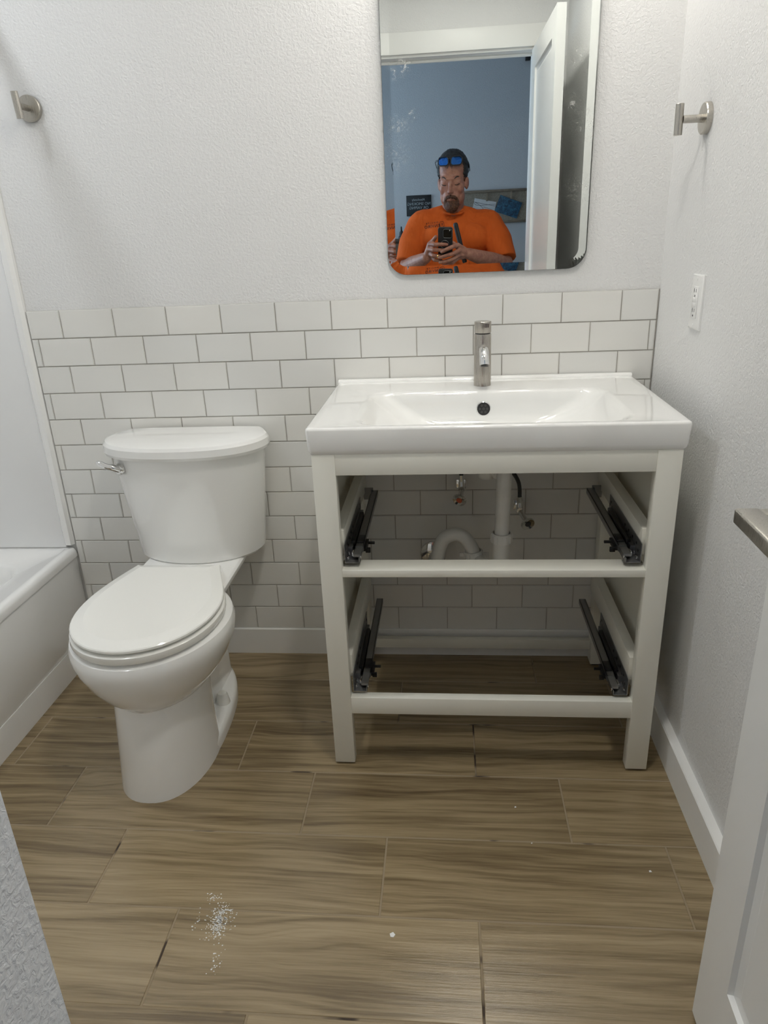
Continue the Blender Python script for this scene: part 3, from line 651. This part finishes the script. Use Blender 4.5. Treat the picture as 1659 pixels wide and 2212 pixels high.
for x, y, r, l in ((.972,-1.003,.007,'large white paint flake on the floor in front of the vanity'), (1.504,-.831,.0045,'white paint flake on the floor near the right baseboard'), (1.239,-.662,.003,'small pale flake on the plank in front of the vanity right leg'), (1.266,-.767,.002,'tiny white flake on the joint between two planks')):
    bm = bmesh.new(); flake(bm, x, y, r, .0012); tag(from_bm('paint_flake', bm, M['chip'], None, None), l, 'paint flake', 'paint flakes on the floor')

# ------------------------------------------------------------------ bedroom wall decor (seen in the mirror)
M['sign'] = mat('black_sign', (.010,.011,.012), .55); M['ink'] = mat('sign_lettering', (.34,.38,.40), .5)
sg = thing('wall_sign', (.895,YB,1.408), 'small black no-smoking sign on the blue bedroom wall', 'sign')
box('board', .806, .986, YB+.0005, YB+.008, 1.408, 1.546, M['sign'], sg, .0015)
yS = YB+.0082
text('lettering', 'Absolutely', .022, (.893,yS,1.516), (-1,0,0), (.15,0,1), M['ink'], sg)
text('lettering', 'NO SMOKING', .0265, (.896,yS,1.488), (-1,0,0), (0,0,1), M['ink'], sg)
text('lettering', 'OR VAPING', .0265, (.896,yS,1.462), (-1,0,0), (0,0,1), M['ink'], sg)
M['frame'] = bumpy(vary(mat('weathered_frame', (.20,.155,.105), .6), (.15,.115,.08), (.25,.20,.14), 30, 4, (1,8,8)), 90, .3, .001)
M['board'] = bumpy(vary(mat('burlap_board', (.26,.22,.17), .9), (.22,.185,.14), (.30,.26,.20), 150, 3), 500, .5, .001)
M['paper'] = vary(mat('white_card', (.55,.55,.53), .5), (.50,.50,.49), (.58,.58,.57), 12)
m = mat('blue_print', (.02,.09,.16), .3); t = NT(m); c = t.coord(); n = t.noise(45, 5, .7, c.outputs['Vector'], 1.)
rp = t.ramp(n.outputs['Fac'], [(.36,(.006,.02,.04)),(.52,(.012,.075,.14)),(.64,(.03,.15,.24)),(.74,(.20,.24,.27))]); t.link(rp.outputs['Color'], t.b.inputs['Base Color']); M['print'] = m
pb = thing('photo_board', (1.40,YB,1.336), 'grey clip board in a weathered wood frame with two pinned cards on the bedroom wall', 'photo board')
px0, px1, pz0, pz1 = 1.125, 1.672, 1.336, 1.558
box('backing', px0+.004, px1-.004, YB+.0005, YB+.006, pz0+.004, pz1-.004, M['board'], pb)
for a in ((px0,px1,pz1-.016,pz1), (px0,px1,pz0,pz0+.016), (px0,px0+.016,pz0+.016,pz1-.016), (px1-.016,px1,pz0+.016,pz1-.016)): box('frame_bar', a[0], a[1], YB+.0005, YB+.020, a[2], a[3], M['frame'], pb, .0015)
def card(P, y, mt, label, group):
    V = [Vector((x,y,z)) for x,z in P]+[Vector((x,y+.0015,z)) for x,z in P]
    o = mesh('pinned_card', V, [[0,1,2,3],[7,6,5,4]]+[[k,(k+1)%4,4+(k+1)%4,4+k] for k in range(4)], mt, None, None); return tag(o, label, 'card', group)
card([(1.297,1.509),(1.452,1.476),(1.434,1.395),(1.279,1.428)], YB+.008, M['paper'], 'white card with dark curved lines clipped to the photo board', 'cards on the photo board')
for P in ([(1.29,1.485),(1.35,1.47),(1.445,1.45)], [(1.29,1.478),(1.32,1.46),(1.445,1.463)], [(1.30,1.482),(1.34,1.455),(1.36,1.432)], [(1.36,1.448),(1.40,1.435),(1.437,1.418)]):
    tube('drawn_line', spline([(x,YB+.0099,z) for x,z in P], 5), .0009, M['slot'], bpy.data.objects['pinned_card'], 5)
card([(1.479,1.522),(1.634,1.463),(1.597,1.360),(1.438,1.415)], YB+.0105, M['print'], 'dark blue printed card clipped at a tilt to the photo board', 'cards on the photo board')
for x, z, l in ((1.384,1.514,'wooden clothespin holding the white card'), (1.557,1.521,'wooden clothespin holding the blue card')):
    cp = boxes('clothespin', [(x-.007,x+.007,YB+.0125,YB+.019,z-.030,z+.022)], M['frame'], None, .0015, 1); tag(cp, l+' on the photo board', 'clothespin', 'clothespins')
br = boxes('wall_bracket', [(1.628,1.660,YB+.0005,YB+.03,2.335,2.378), (1.660,1.680,YB+.006,YB+.022,2.345,2.367)], M['black'], None, .002); tag(br, 'small black bracket high on the blue bedroom wall', 'bracket')
ds = thing('dresser', (.62,-3.4,0), 'tall dark dresser against the blue bedroom wall', 'dresser')
M['dark_wood'] = vary(mat('dark_wood', (.08,.06,.045), .45), (.06,.045,.032), (.10,.075,.055), 18, 3, (1,1,6))
box('carcass', .40, .835, -3.598, -3.25, .06, 1.235, M['dark_wood'], ds, .003); box('top', .39, .845, -3.599, -3.235, 1.235, 1.26, M['dark_wood'], ds, .003)
for k in range(4):
    d_ = box('drawer', .412, .823, -3.25, -3.234, .09+k*.288, .36+k*.288, M['dark_wood'], ds, .003)
    for x in (.52, .715): lathe('knob', [(0,0),(.006,0),(.006,.01),(.014,.016),(.012,.024),(0,.026)], (x,-3.234,.225+k*.288), (0,1,0), M['chrome'], d_, 14, 40)
for x in (.42,.80):
    for y in (-3.57,-3.28): box('leg', x-.015, x+.015, y-.015, y+.015, 0, .06, M['dark_wood'], ds)
M['clear'] = mat('clear_glass', (.9,.95,.95), .05, spec=.5); b_ = M['clear'].node_tree.nodes['Principled BSDF']; b_.inputs['Transmission Weight'].default_value = .9
og = thing('ornament', (.775,-3.40,1.26), 'small dark spired ornament with a chrome ball on the dresser', 'ornament')
lathe('spire', [(0,0),(.022,0),(.022,.012),(.015,.020),(.014,.040),(.006,.055),(.005,.075),(0,.082)], (.775,-3.40,1.26), (0,0,1), M['sign'], og, 16, 40)
lathe('chrome_ball', [(.011*math.sin(PI*k/8), .011-.011*math.cos(PI*k/8)) for k in range(9)], (.790,-3.365,1.26), (0,0,1), M['chrome'], og, 14, 180)

# ------------------------------------------------------------------ the person taking the picture
M['skin'] = bumpy(vary(mat('skin', (.34,.15,.095), .5), (.27,.105,.068), (.40,.185,.118), 45, 4), 220, .15, .001)
bs = M['skin'].node_tree.nodes['Principled BSDF']; bs.inputs['Subsurface Weight'].default_value = .08; bs.inputs['Subsurface Radius'].default_value = (.01,.004,.002)
M['hair'] = bumpy(mat('dark_hair', (.012,.010,.009), .5), 160, .8, .003, 3, (3,1,1))
M['beard'] = bumpy(vary(mat('auburn_beard', (.09,.032,.012), .6), (.045,.018,.008), (.13,.047,.017), 120), 240, .9, .003, 3, (2,2,1))
m = vary(mat('orange_cotton', (.60,.105,.014), .85, spec=.2), (.55,.092,.011), (.65,.118,.017), 6); t = NT(m); c = t.coord((5,5,1.6)); n = t.noise(3.2, 3, .55, c.outputs['Vector'], .6)
t.bump(n.outputs['Fac'], .5, .02); M['shirt'] = m
M['print_ink'] = mat('shirt_print', (.02,.012,.01), .8)
M['jeans'] = vary(mat('blue_denim', (.04,.06,.11), .9), (.03,.045,.085), (.055,.08,.14), 60)
M['shoe'] = mat('brown_boot', (.07,.045,.03), .6)
M['phone'] = bumpy(mat('phone_case', (.018,.019,.020), .5), 300, .2, .0005)
M['phone_glass'] = mat('phone_glass', (.004,.004,.005), .04, coat=.5)
M['gold'] = mat('gold', (.85,.58,.22), .18, 1.)
M['blue_lens'] = mat('blue_mirror_lens', (.02,.16,.55), .06, .85, coat=.6, coat_r=.02)
class Lump:
    def __init__(s, mtx=None): s.bm = bmesh.new(); s.m = mtx or Matrix()
    def ell(s, c, r, rot=(0,0,0), sub=3):
        b2 = bmesh.new(); bmesh.ops.create_icosphere(b2, subdivisions=sub, radius=1)
        add_bm(s.bm, b2, s.m @ Matrix.Translation(c) @ Euler(rot).to_matrix().to_4x4() @ Matrix.Diagonal((*r,1)))
        return s
    def cap(s, P, R, n=16):
        """tapered chain with round ends"""
        P = [s.m @ Vector(p) for p in P]; R = R if isinstance(R, (list, tuple)) else [R]*len(P)
        P2 = []; R2 = []
        d0 = (P[0]-P[1]).normalized(); d1 = (P[-1]-P[-2]).normalized()
        for k in (3,2,1): a = k*PI/6.6; P2.append(P[0]+d0*R[0]*math.sin(a)); R2.append(R[0]*math.cos(a))
        P2 += P; R2 += R
        for k in (1,2,3): a = k*PI/6.6; P2.append(P[-1]+d1*R[-1]*math.sin(a)); R2.append(R[-1]*math.cos(a))
        addloft(s.bm, tube_rings(P2, R2, n)); return s
    def tube(s, P, R, n=20): addloft(s.bm, tube_rings([s.m @ Vector(p) for p in P], R, n)); return s
    def build(s, name, mt, parent, voxel, smooth_it=3, disp=None, factor=.5):
        bmesh.ops.recalc_face_normals(s.bm, faces=s.bm.faces)
        me = bpy.data.meshes.new('tmp'); s.bm.to_mesh(me); s.bm.free()
        o = bpy.data.objects.new('tmp', me); COL.objects.link(o)
        rm = o.modifiers.new('r', 'REMESH'); rm.mode = 'VOXEL'; rm.voxel_size = voxel; rm.use_smooth_shade = True
        if smooth_it: sm = o.modifiers.new('s', 'SMOOTH'); sm.iterations = smooth_it; sm.factor = factor
        bpy.context.view_layer.update()
        m2 = bpy.data.meshes.new_from_object(o.evaluated_get(bpy.context.evaluated_depsgraph_get())); bpy.data.objects.remove(o)
        V = [v.co.copy() for v in m2.vertices]
        if disp: V = [v + disp(v, m2.vertices[i].normal) for i, v in enumerate(V)]
        F = [list(p.vertices) for p in m2.polygons]; bpy.data.meshes.remove(m2)
        return mesh(name, V, F, mt, parent, 179, recalc=False)
person = thing('person', (1.14,-2.40,0), 'man in an orange work t-shirt photographing with a phone, sunglasses on his head', 'person')
Rm = CROT.to_matrix(); cR, cU, cF = Rm @ Vector((1,0,0)), Rm @ Vector((0,1,0)), Rm @ Vector((0,0,-1))
def ph(r, u, d): return CAM + cR*r + cU*u + cF*d
HEAD = Matrix.Translation((1.128,-2.335,1.548)) @ Euler((math.radians(-7),0,math.radians(9))).to_matrix().to_4x4()
B = Lump()
# torso, neck, legs
B.ell((1.14,-2.405,1.22),(.19,.105,.17)).ell((1.14,-2.395,1.02),(.185,.12,.18)).ell((1.14,-2.41,.88),(.175,.12,.12))
B.cap([(.955,-2.405,1.335),(1.325,-2.405,1.325)], .062).cap([(1.13,-2.405,1.36),(1.13,-2.36,1.475)], [.064,.060]).cap([(1.04,-2.40,1.355),(1.13,-2.395,1.40),(1.22,-2.40,1.35)], .045)
for s in (-1, 1):
    x = 1.14+s*.095; B.cap([(x,-2.41,.86),(x+s*.015,-2.39,.48),(x+s*.02,-2.425,.10)], [.088,.058,.038]).ell((x+s*.025,-2.36,.045),(.042,.115,.036))
# arms
SL, EL, WL = (.945,-2.405,1.325), (.868,-2.295,1.105), (.983,-2.055,1.160)
SR, ER, WR = (1.335,-2.405,1.315), (1.418,-2.275,1.10), (1.203,-2.060,1.172)
B.cap([SL, EL], [.060,.047]).cap([EL, Vector(EL).lerp(Vector(WL),.35), WL], [.046,.046,.029])
B.cap([SR, ER], [.060,.047]).cap([ER, Vector(ER).lerp(Vector(WR),.35), WR], [.046,.046,.029])
# left hand (holds the phone's left edge, fingers across its back)
def hand(W, K, fingers, thumb):
    K = [ph(*k) for k in K]; W = Vector(W)
    for k in K: B.cap([W, W.lerp(k,.55), k], [.022,.0165,.0105])
    for a, b in zip(K, K[1:]): B.cap([a.lerp(W,.3), b.lerp(W,.3)], .0125)
    for f, R in fingers: B.cap([ph(*p) for p in f], R, 12)
    B.cap([W.lerp(ph(*thumb[0]),.3)] + [ph(*p) for p in thumb], [.017,.0135,.0115,.0095], 12)
fr = [.0116,.0112,.0102,.0088]
hand(WL, [(-.086,-.050,-.022),(-.092,-.076,-.020),(-.087,-.100,-.020),(-.076,-.121,-.022)],
     [([(-.086,-.050,-.022),(-.052,-.040,.010),(-.020,-.037,.013),(.008,-.040,.009)], fr),
      ([(-.092,-.076,-.020),(-.060,-.067,.013),(-.032,-.066,.016),(-.008,-.069,.012)], fr),
      ([(-.087,-.100,-.020),(-.062,-.096,.014),(-.038,-.098,.016),(-.016,-.100,.012)], fr),
      ([(-.076,-.121,-.022),(-.056,-.122,.010),(-.038,-.124,.012),(-.020,-.125,.009)], [.0104,.0098,.0090,.0078])],
     [(-.088,-.055,-.036),(-.066,-.030,-.022),(-.052,-.008,-.014)])
hand(WR, [(.064,-.052,-.018),(.075,-.078,-.014),(.074,-.103,-.014),(.064,-.124,-.018)],
     [([(.064,-.052,-.018),(.036,-.044,.030),(.008,-.054,.036),(-.016,-.070,.031)], fr),
      ([(.075,-.078,-.014),(.040,-.078,.034),(.004,-.088,.039),(-.028,-.099,.034)], fr),
      ([(.074,-.103,-.014),(.038,-.108,.032),(.004,-.118,.036),(-.026,-.126,.031)], fr),
      ([(.064,-.124,-.018),(.036,-.133,.024),(.010,-.141,.027),(-.012,-.147,.023)], [.0104,.0098,.0090,.0078])],
     [(.060,-.070,-.036),(.040,-.050,-.030),(.018,-.036,-.026)])
# head
B.m = HEAD
B.ell((0,-.012,.055),(.078,.098,.092)).ell((0,.032,.052),(.067,.052,.064)).ell((0,.028,-.030),(.069,.060,.088)).ell((0,.032,-.090),(.058,.050,.046))
for s in (-1, 1):
    B.ell((s*.040,.050,-.036),(.027,.029,.034)).ell((s*.0335,.0735,-.009),(.0175,.0118,.0125)).ell((s*.0105,.097,-.050),(.0080,.010,.0072)).ell((s*.076,-.012,-.018),(.010,.021,.033),(.15,0,s*.35)).ell((s*.050,.018,-.078),(.018,.042,.040))
B.ell((0,.062,-.118),(.028,.022,.022)).cap([(-.046,.070,.016),(-.020,.083,.012),(.020,.083,.012),(.046,.070,.016)], .010)
B.cap([(0,.083,.004),(0,.095,-.024),(0,.109,-.048)], [.0075,.0085,.0112]).cap([(-.018,.081,-.083),(0,.0865,-.082),(.018,.081,-.083)], .005).cap([(-.017,.080,-.0905),(0,.085,-.091),(.017,.080,-.0905)], .0055).ell((0,.060,.0),(.058,.030,.05)).ell((0,.055,-.07),(.048,.036,.045))
body = B.build('body', M['skin'], person, .0033, 4)
# eyelid lines, brows
def hl(P): return [HEAD @ Vector(p) for p in P]
for s in (-1, 1):
    o = tube('eyelash', spline(hl([(s*.0195,.0815,-.014),(s*.027,.0845,-.0182),(s*.035,.0846,-.0188),(s*.043,.0815,-.0165),(s*.049,.075,-.013)]), 4), .0016, M['hair'], person, 8, 60)
    o = tube('eyebrow', spline(hl([(s*.0165,.0885,.006),(s*.026,.0895,.0145),(s*.038,.0845,.0225),(s*.050,.0735,.017)]), 4), [.0022]*6+[.0027]*5+[.0014]*2, M['hair'], person, 8, 60)
# hair: closed cap that dips under the skin in the face area
b2 = bmesh.new(); bmesh.ops.create_icosphere(b2, subdivisions=5, radius=1)
for v in b2.verts:
    p = Vector((v.co.x*.0865, v.co.y*.107-.018, v.co.z*.0985+.057))
    n1 = mnoise.noise(p*60)*.0035 + mnoise.noise(Vector((p.x*160,p.y*60,p.z*160)))*.0022
    face = p.y > .028 and p.z < .092 + .10*max(0,abs(p.x)-.045) - .0
    side = p.y > -.004 and p.y <= .028 and p.z < .012 and True
    low = p.z < -.055 + .0*p.y
    if p.y > .020 and abs(p.x) > .058 and p.z > .025: face = p.y > .044 and p.z < .092
    k = .80 if (face or side or low) else 1+n1/.09
    q = Vector((0,-.012,.05)); v.co = HEAD @ (q+(p-q)*k)
from_bm('hair', b2, M['hair'], person, 179)
for k in range(22):
    x = -.045+.09*k/21+random.uniform(-.003,.003); l = random.uniform(.012,.030)*(1.25 if -.02 < x < .012 else .7)
    a = Vector((x,.081-.28*x*x/.04*.04-6*x*x,.094)); tube('hair_strand', hl([a, a+Vector((random.uniform(-.004,.004),.006,-l*.5)), a+Vector((random.uniform(-.007,.007),.004,-l))]), [.0022,.0016,.0004], M['hair'], person, 5, 60)
# beard
Bd = Lump(HEAD)
Bd.cap([(-.031,.0715,-.090),(-.021,.083,-.0790),(0,.0895,-.0745),(.021,.083,-.0790),(.031,.0715,-.090)], [.0080,.0095,.0090,.0095,.0080])
for s in (-1, 1): Bd.cap([(s*.030,.0715,-.085),(s*.0325,.068,-.100),(s*.028,.062,-.120)], [.007,.010,.016])
Bd.ell((0,.064,-.126),(.038,.031,.034)).ell((0,.072,-.1065),(.031,.017,.0125))
Bd.build('beard', M['beard'], person, .0026, 2, lambda v, n: n*(mnoise.noise(v*150)*.002+mnoise.noise(Vector((v.x*420,v.y*420,v.z*120)))*.0018))
# t-shirt
T = Lump()
T.ell((1.14,-2.405,1.225),(.212,.132,.165)).ell((1.14,-2.385,1.03),(.225,.155,.20)).ell((1.14,-2.40,.90),(.205,.14,.13))
T.ell((1.04,-2.35,1.25),(.10,.085,.09)).ell((1.24,-2.35,1.245),(.10,.085,.09))
T.cap([(.955,-2.405,1.333),(1.325,-2.405,1.323)], .078).cap([(1.02,-2.40,1.365),(1.13,-2.39,1.385),(1.24,-2.40,1.355)], [.052,.058,.052])
for Sx, Ex, s in ((SL, EL, -1), (SR, ER, 1)):
    Sx, Ex = Vector(Sx), Vector(Ex); h = Sx.lerp(Ex, .90)+Vector((s*.004,0,0))
    T.cap([Sx+Vector((s*-.02,0,.005)), Sx], .077); T.tube([Sx, Sx.lerp(h,.5)+Vector((s*.012,0,.004)), h], [.077,.076,.072])
T.cap([(1.062,-2.375,1.400),(1.09,-2.325,1.383),(1.13,-2.305,1.374),(1.175,-2.322,1.380),(1.200,-2.375,1.395)], .010, 10)
def folds(v, n):
    a = mnoise.noise(Vector((v.x*9,v.y*6,v.z*3.2)))*.006+mnoise.noise(Vector((v.x*24,v.y*14,v.z*10)))*.0028
    return n*a
shirt = T.build('shirt', M['shirt'], person, .0065, 4, folds)
shirt['label'] = 'bright orange cotton t-shirt with small dark chest print'
from mathutils.bvhtree import BVHTree
sw = Vector(WO[shirt.name]); bv = BVHTree.FromPolygons([v.co+sw for v in shirt.data.vertices], [list(p.vertices) for p in shirt.data.polygons])
def onto(o):
    w0 = Vector(WO[o.name])
    for v in o.data.vertices:
        p = v.co+w0; h = bv.ray_cast(Vector((p.x,-1.6,p.z)), Vector((0,-1,0)))
        if h[0] is not None: v.co = Vector((p.x, h[0].y+.0016+(p.y+2.2), p.z))-w0
xd, ud = Vector((-1,0,-.09)), Vector((-.09,0,1))
for s_, sz, c_ in (('ENVIRO', .0225, (1.012,-2.2,1.3165)), ('O N S I T E', .0125, (1.012,-2.2,1.3345)), ('E', .019, (1.0675,-2.2,1.3255))):
    o = text('chest_print', s_, sz, c_, xd, ud, M['print_ink'], shirt, .0004, bold=.010)
    onto(o)
lp = [Vector((1.0665,-2.2,1.3255))+xd.normalized()*(p.x)+ud.normalized()*(p.y) for p in rrect(-.0115,.0115,-.0145,.0145,.007,0,5)]
lp = [Vector((p.x, (bv.ray_cast(Vector((p.x,-1.6,p.z)), Vector((0,-1,0)))[0] or Vector((0,-2.25,0))).y+.0008, p.z)) for p in lp]
tube('chest_print', lp+[lp[0]], .0011, M['print_ink'], shirt, 6, 60)
# trousers and boots
J = Lump(); J.ell((1.14,-2.405,.875),(.188,.135,.12))
for s in (-1, 1):
    x = 1.14+s*.095; J.cap([(x,-2.41,.86),(x+s*.012,-2.395,.70)], [.098,.095]); J.tube([(x+s*.01,-2.40,.72),(x+s*.015,-2.39,.48),(x+s*.02,-2.42,.075)], [.094,.076,.070])
J.build('jeans', M['jeans'], person, .008, 4, lambda v, n: n*(mnoise.noise(v*14)*.006))
for s in (-1, 1):
    x = 1.14+s*.12; H = Lump(); H.ell((x,-2.36,.062),(.05,.145,.048)).cap([(x,-2.43,.07),(x-s*.003,-2.43,.15)], [.052,.055])
    H.tube([(x,-2.49,.014),(x,-2.36,.014),(x,-2.225,.014)], [.04,.05,.03])
    bt = H.build('boot', M['shoe'], person, .006, 4)
    z0_ = min(v.co.z for v in bt.data.vertices)
    for v in bt.data.vertices: v.co.z = max(v.co.z-z0_, 0)
    bt.location.z = 0
tc_ = ph(-.040,-.0985,.0165); d_ = (ph(-.036,-.098,.0165)-ph(-.044,-.097,.0162)).normalized()
lathe('wedding_ring', [(.0098,-.0022),(.0110,-.0022),(.0112,0),(.0110,.0022),(.0098,.0022),(.0098,-.0022)], tc_, d_, M['gold'], person, 24, 40, caps=False)['label'] = 'gold wedding ring'
# sunglasses pushed up on the head
sgl = thing('sunglasses', HEAD @ Vector((0,.03,.10)), 'black wrap sunglasses with blue mirrored lenses pushed up on the hair', 'sunglasses')
def gl(x, z, dy=0.): # wrap surface in head space
    return HEAD @ Vector((x, .094-5.2*x*x+dy-(z-.100)*.55, z))
for s in (-1, 1):
    cx_, cz_ = s*.035, .099
    out_ = [(cx_+p.x, cz_+p.y) for p in rrect(-.0285,.0285,-.0205,.0205,.0140,0,5)]
    cen = gl(cx_, cz_, .002)
    V = [cen]+[gl(x,z,.0015) for x,z in out_]+[gl(x,z,-.001) for x,z in out_]; n = len(out_)
    F = [[0,1+k,1+(k+1)%n] for k in range(n)]+[[1+k,1+n+k,1+n+(k+1)%n,1+(k+1)%n] for k in range(n)]+[[1+n+k for k in range(n)]]
    mesh('lens', V, F, M['blue_lens'], sgl, 60)
    P = [gl(x,z,.001) for x,z in out_]; tube('rim', P+[P[0]], .0030, M['black'], sgl, 8, 60)
    tube('temple_arm', spline([gl(s*.061,.104), HEAD @ Vector((s*.084,.050,.098)), HEAD @ Vector((s*.090,-.01,.072)), HEAD @ Vector((s*.087,-.06,.040))], 5), .0032, M['black'], sgl, 8, 60, sx=.6, sy=1.5)
tube('bridge', [gl(-.010,.106), gl(0,.110,.002), gl(.010,.106)], .0034, M['black'], sgl, 8, 60)
# phone
pm = Matrix.Translation(CAM) @ Rm.to_4x4()
phn = thing('phone', ph(-.002,-.031,-.010), 'black smartphone in a black case held in both hands', 'phone')
def pbox(name, r0, r1, u0, u1, d0, d1, rad, mt, parent):
    R = []
    e = min(.0012, (d1-d0)/4)
    for q, d in ((e,d0),(0,d0+e),(0,d1-e),(e,d1)): R.append([pm @ Vector((p.x,p.y,d)) for p in rrect(r0+q,r1-q,u0+q,u1-q,max(rad-q,.0004),0,6)])
    V, F = loft(R); return mesh(name, V, F, mt, parent, 35)
# camera space: +z points backwards, so the back of the phone is at small +z
pbox('case', -.040, .036, -.104, .042, .0075, .0185, .012, M['phone'], phn)
cb = pbox('camera_plate', -.0125, .0325, -.0105, .0345, .0050, .0078, .010, M['phone_glass'], phn)
pl_ = [pm @ Vector((p.x,p.y,.0052)) for p in rrect(-.0125,.0325,-.0105,.0345,.010,0,6)]
tube('trim', pl_+[pl_[0]], .0008, M['zinc'], cb, 6, 60)
for r_, u_ in ((0,0),(0,.023),(.0215,.0115)): lathe('lens', [(0,0),(.0068,0),(.0068,.0006),(.0052,.0009),(0,.0007)], pm @ Vector((r_,u_,.0050)), cF, M['phone_glass'], cb, 20, 40)
lathe('flash', [(0,0),(.0026,0),(.0024,.0006),(0,.0007)], pm @ Vector((.0215,.028,.0050)), cF, M['white_plastic'], cb, 14, 40)
rg = [pm @ Vector((-.004+.0215*math.cos(a), -.046+.0215*math.sin(a), .0072)) for a in [2*PI*k/32 for k in range(33)]]
tube('magnet_ring', rg, .0010, M['zinc'], phn, 6, 60)
# ribbed handle behind the phone
hp0, hp1 = Vector((1.1375,-2.11,1.328)), Vector((1.190,-2.115,1.125)); dv = (hp1-hp0).normalized(); Lh = (hp1-hp0).length
prof = [(0,0),(.007,.001),(.0105,.004),(.0122,.010)]+[(.0122+(.0007 if k%2 else 0), .014+(Lh-.02)*k/46) for k in range(47)]+[(.011,Lh),(0,Lh)]
hs_ = thing('grip_handle', hp1, 'black ribbed rubber grip handle held upright behind the phone', 'handle')
lathe('grip', prof, hp0, dv, M['rubber'], hs_, 16, 60)
